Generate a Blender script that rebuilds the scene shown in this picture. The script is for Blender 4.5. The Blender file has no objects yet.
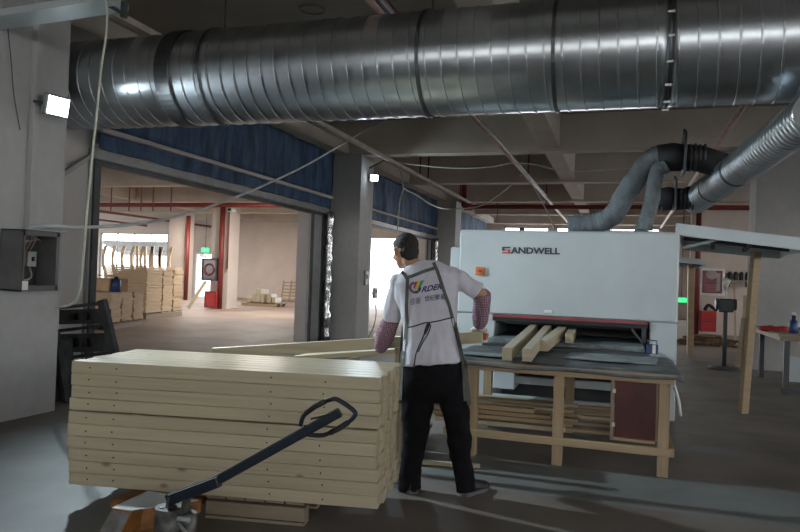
import bpy, bmesh, math, random
from math import pi, sin, cos, radians
from mathutils import Vector, Matrix
from mathutils.bvhtree import BVHTree
random.seed(7)
S = bpy.context.scene
C = S.collection
V = Vector

# ------------------------------------------------------------------ camera
FPX = 690.0
EYE = V((0, 0, 1.45))
yaw, pit, rol = radians(17.93), radians(.85), radians(-2.01)
FW = V((-sin(yaw)*cos(pit), cos(yaw)*cos(pit), sin(pit)))
_rt = V((cos(yaw), sin(yaw), 0)); _up = _rt.cross(FW)
RT = _rt*cos(rol) - _up*sin(rol); UP = _up*cos(rol) + _rt*sin(rol)
cd = bpy.data.cameras.new('camera'); cam = bpy.data.objects.new('camera', cd); C.objects.link(cam)
cd.sensor_width = 36; cd.lens = FPX/800*36; cd.clip_end = 300; cd.clip_start = .05
M3 = Matrix((RT, UP, -FW)).transposed()
cam.matrix_world = Matrix.Translation(EYE) @ M3.to_4x4()
S.camera = cam

def at(u, v, X=None, Y=None, Z=None):
    """point seen at pixel (u, v) that lies on the plane X=, Y= or Z="""
    d = FW + RT*((u-400)/FPX) + UP*((266-v)/FPX)
    if X is not None: t = (X-EYE.x)/d.x
    elif Y is not None: t = (Y-EYE.y)/d.y
    else: t = (Z-EYE.z)/d.z
    return EYE + d*t

# ------------------------------------------------------------------ world, exposure
S.view_settings.view_transform = 'Standard'; S.view_settings.look = 'None'
S.view_settings.gamma = 1; S.view_settings.use_curve_mapping = False
S.view_settings.exposure = 0.0
W = bpy.data.worlds.new('sky'); S.world = W; W.use_nodes = True
nt = W.node_tree; nt.nodes.clear()
wo = nt.nodes.new('ShaderNodeOutputWorld'); bg = nt.nodes.new('ShaderNodeBackground')
tc = nt.nodes.new('ShaderNodeTexCoord'); sx = nt.nodes.new('ShaderNodeSeparateXYZ'); cr = nt.nodes.new('ShaderNodeValToRGB')
cr.color_ramp.elements[0].position = 0.0; cr.color_ramp.elements[0].color = (1.0, .98, .95, 1)
cr.color_ramp.elements[1].position = 0.7; cr.color_ramp.elements[1].color = (.72, .85, 1.0, 1)
nt.links.new(tc.outputs['Generated'], sx.inputs[0]); nt.links.new(sx.outputs['Z'], cr.inputs[0])
nt.links.new(cr.outputs[0], bg.inputs[0]); nt.links.new(bg.outputs[0], wo.inputs[0])
bg.inputs[1].default_value = 8.0

def lamp(name, kind, loc, energy, col, target=None, **kw):
    l = bpy.data.lights.new(name, kind); l.energy = energy; l.color = col
    for k, v in kw.items(): setattr(l, k, v)
    o = bpy.data.objects.new(name, l); C.objects.link(o); o.location = loc
    if target is not None: o.rotation_euler = (V(target)-V(loc)).to_track_quat('-Z', 'Y').to_euler()
    return o
COOL = (.78, .92, 1.0)
# the two floodlights in view (their housings are built below at the same places)
lamp('floodlight_beam', 'SPOT', (-4.93, 5.20, 2.95), 760, COOL, (-.8, 5.2, .35), spot_size=radians(118), spot_blend=.9, shadow_soft_size=.05)
lamp('floodlight_beam', 'SPOT', (-5.22, 13.72, 3.50), 120, COOL, (0, 12.0, 1.0), spot_size=radians(140), spot_blend=.6, shadow_soft_size=.08)
# added fill lamps, unseen, over the aisle behind the camera (housings built below)
FILL_LAMPS = [(-3.6, -2.2), (0.9, -2.2)]
for hx, hy in FILL_LAMPS:
    lamp('added_fill_beam', 'AREA', (hx, hy, 3.90), 9, (.80, .92, 1.0), (hx-.3, hy+2.5, 0.3), shape='RECTANGLE', size=1.5, size_y=.3)
# added warm fill lights, unseen above the frame, to brighten the neighbouring hall
for hx, hy in ((-11.5, 20.6), (-17.5, 26.0)):
    lamp('added_fill_beam', 'AREA', (hx, hy, 3.95), 340, (1.0, .93, .86), (hx, hy, 0), shape='RECTANGLE', size=1.5, size_y=.5)

# ------------------------------------------------------------------ helpers
class MB:
    def __init__(s): s.v = []; s.f = []; s.m = []; s.sm = []
    def add(s, vs, fs, mi=0, sm=False):
        b = len(s.v); s.v += [V(p) for p in vs]
        for f in fs: s.f.append([b+i for i in f]); s.m.append(mi); s.sm.append(sm)
        return s
    def box(s, c, d, rot=None, mi=0, bev=0):
        c = V(c); hx, hy, hz = d[0]/2, d[1]/2, d[2]/2
        R = rot if rot is not None else Matrix.Identity(3)
        if bev <= 0:
            vs = [c + R @ V((x*hx, y*hy, z*hz)) for x in (-1, 1) for y in (-1, 1) for z in (-1, 1)]
            return s.add(vs, [(0,1,3,2),(4,6,7,5),(0,4,5,1),(2,3,7,6),(0,2,6,4),(1,5,7,3)], mi)
        bm = bmesh.new(); bmesh.ops.create_cube(bm, size=1)
        for v in bm.verts: v.co = V((v.co.x*d[0], v.co.y*d[1], v.co.z*d[2]))
        bmesh.ops.bevel(bm, geom=bm.edges[:], offset=bev, segments=1, affect='EDGES')
        bm.verts.ensure_lookup_table()
        s.add([c + R @ v.co for v in bm.verts], [[v.index for v in f.verts] for f in bm.faces], mi); bm.free(); return s
    def b2(s, x0, x1, y0, y1, z0, z1, mi=0, bev=0):
        return s.box(((x0+x1)/2, (y0+y1)/2, (z0+z1)/2), (abs(x1-x0), abs(y1-y0), abs(z1-z0)), None, mi, bev)
    def beam(s, p, q, w, h, roll=0, mi=0, bev=0):
        p, q = V(p), V(q); d = q-p; R = d.to_track_quat('X', 'Z').to_matrix()
        if roll: R = R @ Matrix.Rotation(roll, 3, 'X')
        return s.box((p+q)/2, (d.length, w, h), R, mi, bev)
    def loft(s, rings, cap=True, mi=0, sm=True, closed=False):
        n = len(rings[0]); b = len(s.v)
        for r in rings: s.v += [V(p) for p in r]
        k = len(rings)
        for i in range(k if closed else k-1):
            i2 = (i+1) % k
            for j in range(n):
                j2 = (j+1) % n
                s.f.append([b+i*n+j, b+i*n+j2, b+i2*n+j2, b+i2*n+j]); s.m.append(mi); s.sm.append(sm)
        if cap and not closed:
            s.f.append([b+j for j in reversed(range(n))]); s.m.append(mi); s.sm.append(False)
            s.f.append([b+(k-1)*n+j for j in range(n)]); s.m.append(mi); s.sm.append(False)
        return s
    def tube(s, pts, r, n=10, cap=True, mi=0, sm=True, closed=False, flat=None):
        pts = [V(p) for p in pts]; k = len(pts); rings = []; ref = None
        rr = r if isinstance(r, (list, tuple)) else [r]*k
        for i, p in enumerate(pts):
            if closed: t = pts[(i+1) % k]-pts[i-1]
            else: t = pts[min(i+1, k-1)]-pts[max(i-1, 0)]
            t.normalize()
            if ref is None: ref = V((0, 0, 1)) if abs(t.z) < .9 else V((0, 1, 0))
            a = (ref - t*ref.dot(t)).normalized(); ref = a; b_ = t.cross(a)
            rings.append([p + (a*cos(2*pi*j/n)*(flat or 1) + b_*sin(2*pi*j/n))*rr[i] for j in range(n)])
        return s.loft(rings, cap, mi, sm, closed)
    def cyl(s, p, q, r, n=16, mi=0, r2=None, sm=True): return s.tube([p, q], [r, r if r2 is None else r2], n, True, mi, sm)
    def ball(s, c, r, n=16, mi=0, R=None):
        c = V(c); r = (r, r, r) if not isinstance(r, (tuple, list)) else r; rings = []
        R = R if R is not None else Matrix.Identity(3)
        for i in range(1, n//2):
            a = pi*i/(n//2)
            rings.append([c + R @ V((r[0]*sin(a)*cos(2*pi*j/n), r[1]*sin(a)*sin(2*pi*j/n), -r[2]*cos(a))) for j in range(n)])
        b = len(s.v); s.loft(rings, False, mi)
        s.v.append(c + R @ V((0, 0, -r[2]))); s.v.append(c + R @ V((0, 0, r[2]))); e = len(s.v)-2
        L = b + (len(rings)-1)*n
        for j in range(n):
            s.f.append([e, b+(j+1) % n, b+j]); s.m.append(mi); s.sm.append(True)
            s.f.append([e+1, L+j, L+(j+1) % n]); s.m.append(mi); s.sm.append(True)
        return s
    def prism(s, poly, ax, a0, a1, mi=0):
        """poly: 2-D outline; extruded along axis ax from a0 to a1"""
        def mk(p, a):
            return V((a, p[0], p[1])) if ax == 'X' else V((p[0], a, p[1])) if ax == 'Y' else V((p[0], p[1], a))
        n = len(poly); vs = [mk(p, a0) for p in poly]+[mk(p, a1) for p in poly]
        fs = [list(range(n))[::-1], list(range(n, 2*n))]+[(i, (i+1) % n, n+(i+1) % n, n+i) for i in range(n)]
        return s.add(vs, fs, mi)
    def build(s, name, mats, parent=None, origin=None, recalc=True):
        me = bpy.data.meshes.new(name)
        o = bpy.data.objects.new(name, me); C.objects.link(o)
        off = V((0, 0, 0))
        if parent is not None:
            o.parent = parent; off = wloc(parent)
        elif origin is not None:
            off = V(origin); o.location = off
        me.from_pydata([tuple(v-off) for v in s.v], [], s.f)
        mats = mats if isinstance(mats, (list, tuple)) else [mats]
        for m in mats: me.materials.append(m)
        for i, p in enumerate(me.polygons): p.material_index = s.m[i]; p.use_smooth = s.sm[i]
        if recalc:
            bm = bmesh.new(); bm.from_mesh(me); bmesh.ops.recalc_face_normals(bm, faces=bm.faces); bm.to_mesh(me); bm.free()
        me.update(); return o
def wloc(o):
    p = V((0, 0, 0))
    while o: p = p + o.location; o = o.parent
    return p
def tag(o, label=None, cat=None, group=None, kind=None):
    if label: o['label'] = label
    if cat: o['category'] = cat
    if group: o['group'] = group
    if kind: o['kind'] = kind
    return o
def thing(name, loc, label, cat, group=None):
    o = bpy.data.objects.new(name, None); C.objects.link(o); o.location = loc; o.empty_display_size = .1
    return tag(o, label, cat, group)
def struct(o): o['kind'] = 'structure'; return o
def kids(o): return [c for c in o.children]
def copy_tree(o, parent=None):
    c = o.copy(); C.objects.link(c); c.parent = parent
    for ch in list(o.children):
        copy_tree(ch, c)
    return c
def sag(p, q, drop, n=14):
    p, q = V(p), V(q)
    return [p.lerp(q, i/n) - V((0, 0, drop*4*(i/n)*(1-i/n))) for i in range(n+1)]
def smoothpath(pts, sub=6):
    pts = [V(p) for p in pts]; out = []
    P = [pts[0]*2-pts[1]]+pts+[pts[-1]*2-pts[-2]]
    for i in range(1, len(P)-2):
        for k in range(sub):
            t = k/sub; a, b, c, d = P[i-1:i+3]
            out.append(.5*((2*b)+(c-a)*t+(2*a-5*b+4*c-d)*t*t+(3*b-a-3*c+d)*t**3))
    out.append(pts[-1]); return out

# ------------------------------------------------------------------ materials
def mat(name, col, rough=.6, metal=0, var=.12, scale=4, bump=0, col2=None, stretch=(1, 1, 1), detail=4, emit=None, es=0, rvar=0, obj_random=0, spec=None, fine=0):
    m = bpy.data.materials.new(name); m.use_nodes = True; n = m.node_tree; b = n.nodes['Principled BSDF']
    col = tuple(col); c2 = col2 or tuple(max(0, c*(1-2.2*var)) for c in col); c1 = tuple(min(1, c*(1+var)) for c in col)
    t = n.nodes.new('ShaderNodeTexCoord'); mp = n.nodes.new('ShaderNodeMapping'); mp.inputs['Scale'].default_value = stretch
    n.links.new(t.outputs['Object'], mp.inputs[0]); vec = mp.outputs[0]
    oi = None
    if obj_random:
        oi = n.nodes.new('ShaderNodeObjectInfo'); ad = n.nodes.new('ShaderNodeVectorMath'); ad.operation = 'MULTIPLY_ADD'
        cb = n.nodes.new('ShaderNodeCombineXYZ'); n.links.new(oi.outputs['Random'], cb.inputs[0]); n.links.new(oi.outputs['Random'], cb.inputs[1]); n.links.new(oi.outputs['Random'], cb.inputs[2])
        n.links.new(cb.outputs[0], ad.inputs[0]); ad.inputs[1].default_value = (37, 53, 71); n.links.new(mp.outputs[0], ad.inputs[2]); vec = ad.outputs[0]
    no = n.nodes.new('ShaderNodeTexNoise'); no.inputs['Scale'].default_value = scale; no.inputs['Detail'].default_value = detail; no.inputs['Roughness'].default_value = .6
    n.links.new(vec, no.inputs['Vector'])
    r = n.nodes.new('ShaderNodeValToRGB'); r.color_ramp.elements[0].position = .32; r.color_ramp.elements[1].position = .68
    r.color_ramp.elements[0].color = (*c2, 1); r.color_ramp.elements[1].color = (*c1, 1)
    n.links.new(no.outputs['Fac'], r.inputs[0]); cout = r.outputs[0]
    if fine:
        n2 = n.nodes.new('ShaderNodeTexNoise'); n2.inputs['Scale'].default_value = scale*9; n2.inputs['Detail'].default_value = 3; n.links.new(vec, n2.inputs['Vector'])
        mx = n.nodes.new('ShaderNodeMix'); mx.data_type = 'RGBA'; mx.blend_type = 'OVERLAY'; mx.inputs[0].default_value = fine
        n.links.new(cout, mx.inputs[6]); n.links.new(n2.outputs['Fac'], mx.inputs[7]); cout = mx.outputs[2]
    if obj_random:
        hs = n.nodes.new('ShaderNodeHueSaturation'); ma = n.nodes.new('ShaderNodeMapRange'); n.links.new(oi.outputs['Random'], ma.inputs[0])
        ma.inputs[3].default_value = 1-obj_random; ma.inputs[4].default_value = 1+obj_random
        n.links.new(ma.outputs[0], hs.inputs['Value']); n.links.new(cout, hs.inputs['Color']); cout = hs.outputs[0]
    n.links.new(cout, b.inputs['Base Color']); b.inputs['Roughness'].default_value = rough; b.inputs['Metallic'].default_value = metal
    if spec is not None: b.inputs['Specular IOR Level'].default_value = spec
    if rvar:
        mr = n.nodes.new('ShaderNodeMapRange'); n.links.new(no.outputs['Fac'], mr.inputs[0]); mr.inputs[1].default_value = .3; mr.inputs[2].default_value = .7
        mr.inputs[3].default_value = rough-rvar; mr.inputs[4].default_value = rough+rvar; n.links.new(mr.outputs[0], b.inputs['Roughness'])
    if bump:
        bp = n.nodes.new('ShaderNodeBump'); bp.inputs['Strength'].default_value = bump; bp.inputs['Distance'].default_value = .01
        n.links.new(no.outputs['Fac'], bp.inputs['Height']); n.links.new(bp.outputs[0], b.inputs['Normal'])
    if emit: b.inputs['Emission Color'].default_value = (*emit, 1); b.inputs['Emission Strength'].default_value = es
    return m
def wood(name, col, dark, ax='X', scale=3.0, rnd=.10, rough=.6):
    """grain runs along ax; rings and a few knots"""
    m = bpy.data.materials.new(name); m.use_nodes = True; n = m.node_tree; b = n.nodes['Principled BSDF']; b.inputs['Roughness'].default_value = rough
    t = n.nodes.new('ShaderNodeTexCoord'); oi = n.nodes.new('ShaderNodeObjectInfo')
    cb = n.nodes.new('ShaderNodeCombineXYZ')
    for i in range(3): n.links.new(oi.outputs['Random'], cb.inputs[i])
    ad = n.nodes.new('ShaderNodeVectorMath'); ad.operation = 'MULTIPLY_ADD'; ad.inputs[1].default_value = (37, 53, 71)
    n.links.new(cb.outputs[0], ad.inputs[0]); n.links.new(t.outputs['Object'], ad.inputs[2])
    mp = n.nodes.new('ShaderNodeMapping'); sc = {'X': (.35, 9, 9), 'Y': (9, .35, 9), 'Z': (9, 9, .35)}[ax]; mp.inputs['Scale'].default_value = sc
    n.links.new(ad.outputs[0], mp.inputs[0])
    no = n.nodes.new('ShaderNodeTexNoise'); no.inputs['Scale'].default_value = scale; no.inputs['Detail'].default_value = 5; no.inputs['Distortion'].default_value = .6
    n.links.new(mp.outputs[0], no.inputs['Vector'])
    r = n.nodes.new('ShaderNodeValToRGB'); r.color_ramp.elements[0].position = .3; r.color_ramp.elements[1].position = .65
    r.color_ramp.elements[0].color = (*[c*.80 for c in col], 1); r.color_ramp.elements[1].color = (*col, 1)
    n.links.new(no.outputs['Fac'], r.inputs[0])
    vo = n.nodes.new('ShaderNodeTexVoronoi'); vo.inputs['Scale'].default_value = 1.0
    mp2 = n.nodes.new('ShaderNodeMapping'); sc2 = {'X': (3.2, 6, 6), 'Y': (6, 3.2, 6), 'Z': (6, 6, 3.2)}[ax]; mp2.inputs['Scale'].default_value = sc2
    n.links.new(ad.outputs[0], mp2.inputs[0]); n.links.new(mp2.outputs[0], vo.inputs['Vector'])
    kr = n.nodes.new('ShaderNodeValToRGB'); kr.color_ramp.elements[0].position = .05; kr.color_ramp.elements[0].color = (.75, .75, .75, 1); kr.color_ramp.elements[1].position = .12; kr.color_ramp.elements[1].color = (0, 0, 0, 1)
    n.links.new(vo.outputs['Distance'], kr.inputs[0])
    mx = n.nodes.new('ShaderNodeMix'); mx.data_type = 'RGBA'; n.links.new(kr.outputs[0], mx.inputs[0]); n.links.new(r.outputs[0], mx.inputs[6]); mx.inputs[7].default_value = (*dark, 1)
    hs = n.nodes.new('ShaderNodeHueSaturation'); ma = n.nodes.new('ShaderNodeMapRange'); n.links.new(oi.outputs['Random'], ma.inputs[0])
    ma.inputs[3].default_value = 1-rnd; ma.inputs[4].default_value = 1+rnd*.6
    n.links.new(ma.outputs[0], hs.inputs['Value']); n.links.new(mx.outputs[2], hs.inputs['Color']); n.links.new(hs.outputs[0], b.inputs['Base Color'])
    return m
PINE = {a: wood('pine_'+a, (.53, .46, .32), (.20, .11, .06), a, rough=.33) for a in 'XYZ'}
PINEW = {a: wood('warm_pine_'+a, (.41, .30, .18), (.14, .08, .04), a) for a in 'XYZ'}
GREYW = {a: wood('weathered_wood_'+a, (.30, .24, .17), (.08, .05, .03), a) for a in 'XYZ'}
wallm = mat('painted_wall', (.50, .47, .46), .85, var=.05, scale=1.3)
pillm = mat('pillar_paint', (.42, .42, .415), .8, var=.05, scale=1.1, fine=.1)
hallm = mat('hall_wall', (.62, .54, .48), .85, var=.05, scale=.8)
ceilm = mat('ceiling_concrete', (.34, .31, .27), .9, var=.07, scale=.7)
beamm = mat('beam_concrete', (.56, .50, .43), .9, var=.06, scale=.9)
galv = mat('galvanised_steel', (.50, .54, .57), .30, 1.0, var=.08, scale=3)
galvd = mat('dark_galvanised_steel', (.13, .135, .14), .45, 1.0, var=.1)
greyst = mat('grey_painted_steel', (.30, .31, .31), .45, .2, var=.08)
lgrey = mat('light_grey_enamel', (.50, .56, .58), .42, 0, var=.05, scale=1.2)
dgrey = mat('dark_grey_steel', (.07, .075, .08), .5, .3)
black = mat('black_plastic', (.012, .012, .014), .5)
rubber = mat('black_rubber', (.02, .02, .022), .75)
blueT = mat('blue_tarpaulin', (.042, .088, .175), .75, var=.28, scale=3.2, stretch=(2.0, 2.0, .45), fine=.3)
redp = mat('red_pipe_paint', (.19, .028, .020), .5)
redb = mat('red_cabinet_paint', (.50, .03, .03), .45)
pinkp = mat('dusty_pink_pipe', (.42, .28, .24), .55)
white = mat('white_plastic', (.75, .75, .73), .5)
cable_w = mat('white_cable_sheath', (.62, .66, .55), .5)
cable_g = mat('grey_cable_sheath', (.50, .54, .54), .45)
tapem = mat('silver_tape', (.75, .76, .78), .22, 1.0, var=.2, scale=14, bump=.8)
lampface = mat('floodlight_face', (1, 1, 1), .5, emit=(.80, .93, 1.0), es=28)
greenem = mat('exit_sign_face', (.1, .8, .3), .5, emit=(.05, .9, .30), es=1.6)
blued = mat('navy_enamel', (.012, .02, .034), .35, .1)
orangep = mat('chipped_orange_enamel', (.30, .12, .025), .5, var=.2, scale=14, col2=(.14, .055, .02))
matm = mat('grey_rubber_belt', (.10, .115, .12), .6, var=.3, scale=5, fine=.4)
beltm = mat('conveyor_belt', (.22, .26, .27), .5, var=.3, scale=3.5, stretch=(1, 4, 1), fine=.3)
maroon = mat('maroon_faced_board', (.085, .018, .016), .4, var=.15)
concm = None
def floor_mat():
    m = bpy.data.materials.new('worn_concrete_floor'); m.use_nodes = True; n = m.node_tree; b = n.nodes['Principled BSDF']
    L = n.links.new
    g = n.nodes.new('ShaderNodeNewGeometry'); sp = n.nodes.new('ShaderNodeSeparateXYZ'); L(g.outputs['Position'], sp.inputs[0])
    def noise(s, d=5, st=(1, 1, 1)):
        mp = n.nodes.new('ShaderNodeMapping'); mp.inputs['Scale'].default_value = st; L(g.outputs['Position'], mp.inputs[0])
        k = n.nodes.new('ShaderNodeTexNoise'); k.inputs['Scale'].default_value = s; k.inputs['Detail'].default_value = d; L(mp.outputs[0], k.inputs['Vector']); return k.outputs['Fac']
    def mth(op, a, bb=None, clamp=False):
        k = n.nodes.new('ShaderNodeMath'); k.operation = op; k.use_clamp = clamp
        for i, q in enumerate((a, bb)):
            if q is None: continue
            if isinstance(q, (int, float)): k.inputs[i].default_value = q
            else: L(q, k.inputs[i])
        return k.outputs[0]
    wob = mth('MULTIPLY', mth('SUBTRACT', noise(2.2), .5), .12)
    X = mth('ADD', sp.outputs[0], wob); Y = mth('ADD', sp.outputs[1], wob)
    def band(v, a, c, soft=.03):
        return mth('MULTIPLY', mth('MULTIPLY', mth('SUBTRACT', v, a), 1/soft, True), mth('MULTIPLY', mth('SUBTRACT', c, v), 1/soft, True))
    lit_lane = mth('MULTIPLY', band(Y, 4.76, 5.62), band(X, -5.0, 9))
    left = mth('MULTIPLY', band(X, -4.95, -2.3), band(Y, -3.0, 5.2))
    lit_patch = mth('MULTIPLY', band(X, .3, 1.05), band(Y, 6.55, 6.9))
    lit_floor = mth('MAXIMUM', mth('MAXIMUM', lit_lane, left), lit_patch)  # areas in the floodlight, painted lighter into the floor colour
    lit_floor = mth('MULTIPLY', lit_floor, mth('MULTIPLY', mth('SUBTRACT', noise(3.5, 6), .20), 8, True))
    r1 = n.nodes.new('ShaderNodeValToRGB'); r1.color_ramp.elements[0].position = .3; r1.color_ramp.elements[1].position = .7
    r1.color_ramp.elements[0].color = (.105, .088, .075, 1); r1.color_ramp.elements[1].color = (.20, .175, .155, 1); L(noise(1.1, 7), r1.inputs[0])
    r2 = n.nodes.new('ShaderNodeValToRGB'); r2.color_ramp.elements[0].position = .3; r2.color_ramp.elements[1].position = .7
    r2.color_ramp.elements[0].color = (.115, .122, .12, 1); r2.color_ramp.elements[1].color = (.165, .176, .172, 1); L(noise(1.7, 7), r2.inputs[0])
    mx = n.nodes.new('ShaderNodeMix'); mx.data_type = 'RGBA'; L(lit_floor, mx.inputs[0]); L(r1.outputs[0], mx.inputs[6]); L(r2.outputs[0], mx.inputs[7])
    # dusty brown slab in the neighbouring hall
    hall = mth('MULTIPLY', mth('SUBTRACT', -6.2, sp.outputs[0]), 20, True)
    far = mth('MULTIPLY', mth('SUBTRACT', sp.outputs[1], 14.0), .15, True)
    r3 = n.nodes.new('ShaderNodeValToRGB'); r3.color_ramp.elements[0].position = .3; r3.color_ramp.elements[1].position = .7
    r3.color_ramp.elements[0].color = (.25, .19, .155, 1); r3.color_ramp.elements[1].color = (.38, .30, .25, 1); L(noise(.7, 8), r3.inputs[0])
    mx2 = n.nodes.new('ShaderNodeMix'); mx2.data_type = 'RGBA'; L(mth('MAXIMUM', hall, far), mx2.inputs[0]); L(mx.outputs[2], mx2.inputs[6]); L(r3.outputs[0], mx2.inputs[7])
    L(mx2.outputs[2], b.inputs['Base Color'])
    mr = n.nodes.new('ShaderNodeMapRange'); L(noise(2.5), mr.inputs[0]); mr.inputs[3].default_value = .42; mr.inputs[4].default_value = .75; L(mr.outputs[0], b.inputs['Roughness'])
    bp = n.nodes.new('ShaderNodeBump'); bp.inputs['Strength'].default_value = .12; bp.inputs['Distance'].default_value = .01; L(noise(30, 4), bp.inputs['Height']); L(bp.outputs[0], b.inputs['Normal'])
    return m
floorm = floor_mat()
outm = mat('outdoor_concrete', (.55, .53, .50), .9, var=.08)

# ================================================================== SETTING
XL, XR, YB, YF = -30.0, 12.0, -9.0, 32.3
WX = -6.2
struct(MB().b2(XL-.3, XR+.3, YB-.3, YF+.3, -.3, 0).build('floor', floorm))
struct(MB().b2(-90, 60, -60, 90, -.5, -.32).build('ground_outside', outm))
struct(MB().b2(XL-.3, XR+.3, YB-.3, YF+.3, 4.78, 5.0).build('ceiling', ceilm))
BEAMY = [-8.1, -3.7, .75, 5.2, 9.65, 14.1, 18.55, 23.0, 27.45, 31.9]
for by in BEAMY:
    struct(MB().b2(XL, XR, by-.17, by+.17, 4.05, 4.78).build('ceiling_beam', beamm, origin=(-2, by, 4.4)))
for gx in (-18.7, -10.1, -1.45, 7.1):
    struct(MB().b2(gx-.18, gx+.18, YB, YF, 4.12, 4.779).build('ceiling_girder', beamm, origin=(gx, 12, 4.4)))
# wall between the two halls, with three big shutter openings
def wallpiece(name, x0, x1, y0, y1, z0, z1, m=wallm): return struct(MB().b2(x0, x1, y0, y1, z0, z1).build(name, m, origin=((x0+x1)/2, (y0+y1)/2, z0)))
OPEN = [(6.86, 12.95), (15.75, 21.75), (24.55, 30.55)]
prev = YB
for i, (a, b) in enumerate(OPEN):
    wallpiece('wall_left', WX-.25, WX, prev, a, 0, 4.05)
    wallpiece('wall_left', WX-.25, WX, a, b, 2.95, 4.05)
    prev = b
wallpiece('wall_left', WX-.25, WX, prev, YF, 0, 4.05)
wallpiece('trim_1', WX-.25, WX+.45, YB, YF, 4.05, 4.30, beamm)
# pillars (shared by both halls)
def pillar(x0, x1, y0, y1, m=pillm): return struct(MB().b2(x0, x1, y0, y1, 0, 4.05).build('pillar', m, origin=((x0+x1)/2, (y0+y1)/2, 0)))
pillar(WX, -5.32, 4.70, 5.49)
for py in (13.76, 22.6): pillar(WX, -5.40, py, py+.78)
pillar(WX, -5.4, -4.0, -3.3)
px0 = at(751, 300, Y=14.0).x
pillar(px0, px0+.74, 13.75, 14.45); pillar(px0, px0+.74, 4.8, 5.5) if False else None
for py in (4.8, -4.0): pillar(7.6, 8.3, py, py+.7)
pillar(7.6, 8.3, 13.75, 14.45)
for py in (13.8, 22.65): pillar(-14.85, -14.1, py, py+.7, hallm)
pillar(-23.4, -22.65, 22.65, 23.35, hallm)
# outer walls with their openings
def wall_with_holes(name, fixed, axis, a0, a1, th, holes, m):
    """holes: (start, end, z0, z1) sorted"""
    cur = a0
    def add(s, e, z0, z1):
        if e-s < .01 or z1-z0 < .01: return
        if axis == 'Y': wallpiece(name, s, e, fixed, fixed+th, z0, z1, m)
        else: wallpiece(name, fixed, fixed+th, s, e, z0, z1, m)
    for s, e, z0, z1 in holes:
        add(cur, s, 0, 4.78); add(s, e, 0, z0); add(s, e, z1, 4.78); cur = e
    add(cur, a1, 0, 4.78)
FARH = [(-28.6, -24.0, .05, 3.35), (-22.1, -21.05, .0, 2.3), (-12.9, -7.3, .0, 3.3), (-5.4, -3.3, .0, 3.95), (-3.0, -.9, 0.0, 3.95), (-.6, 1.5, 0, 3.95)]
wall_with_holes('wall_far', YF, 'Y', XL, XR, .3, FARH, hallm)
wall_with_holes('wall_back', YB-.3, 'Y', XL, XR, .3, [(-27, -24, 1.0, 3.6), (-20, -15, 1, 3.6), (-12, -8, 1, 3.6), (-5.6, -2.2, 2.7, 3.9), (-1.2, 4.4, 2.7, 3.9), (5.6, 10, 1.2, 3.9)], hallm)
wall_with_holes('wall_right', XR, 'X', YB, YF, .3, [(-6, 2, 2.2, 3.8), (5, 11, 1.8, 3.8), (15, 21, 1.2, 3.8)], hallm)
wall_with_holes('wall_hall_left', XL-.3, 'X', YB, YF, .3, [(-5, 3, 1.0, 3.6), (5, 12, 1.0, 3.6), (15, 21, 1.0, 3.6), (24, 31, 1.0, 3.6)], hallm)
# inner partition at the right, behind the machine
pw = at(701, 300, Y=23.2).x
wallpiece('wall_partition', pw, XR, 23.2, 23.4, 0, 4.05, hallm)
struct(MB().b2(pw-.35, pw, 23.0, 23.4, 0, 4.05).build('trim_2', hallm, origin=(pw, 23.2, 0)))
# window bars / frames in the far openings
for i, (s, e, z0, z1) in enumerate([FARH[0], FARH[3], FARH[4], FARH[5]]):
    w = struct(thing('window_%d' % (i+1), ((s+e)/2, YF+.1, z0), None, None))
    fr = MB(); k = max(1, int((e-s)/1.1))
    for j in range(k+1):
        x = s+.04+(e-s-.08)*j/k; fr.b2(x-.03, x+.03, YF+.08, YF+.14, z0, z1)
    fr.b2(s, e, YF+.08, YF+.14, z1-.06, z1); fr.b2(s, e, YF+.08, YF+.14, z1-1.0, z1-.95); fr.build('window_frame', greyst, w)

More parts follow.
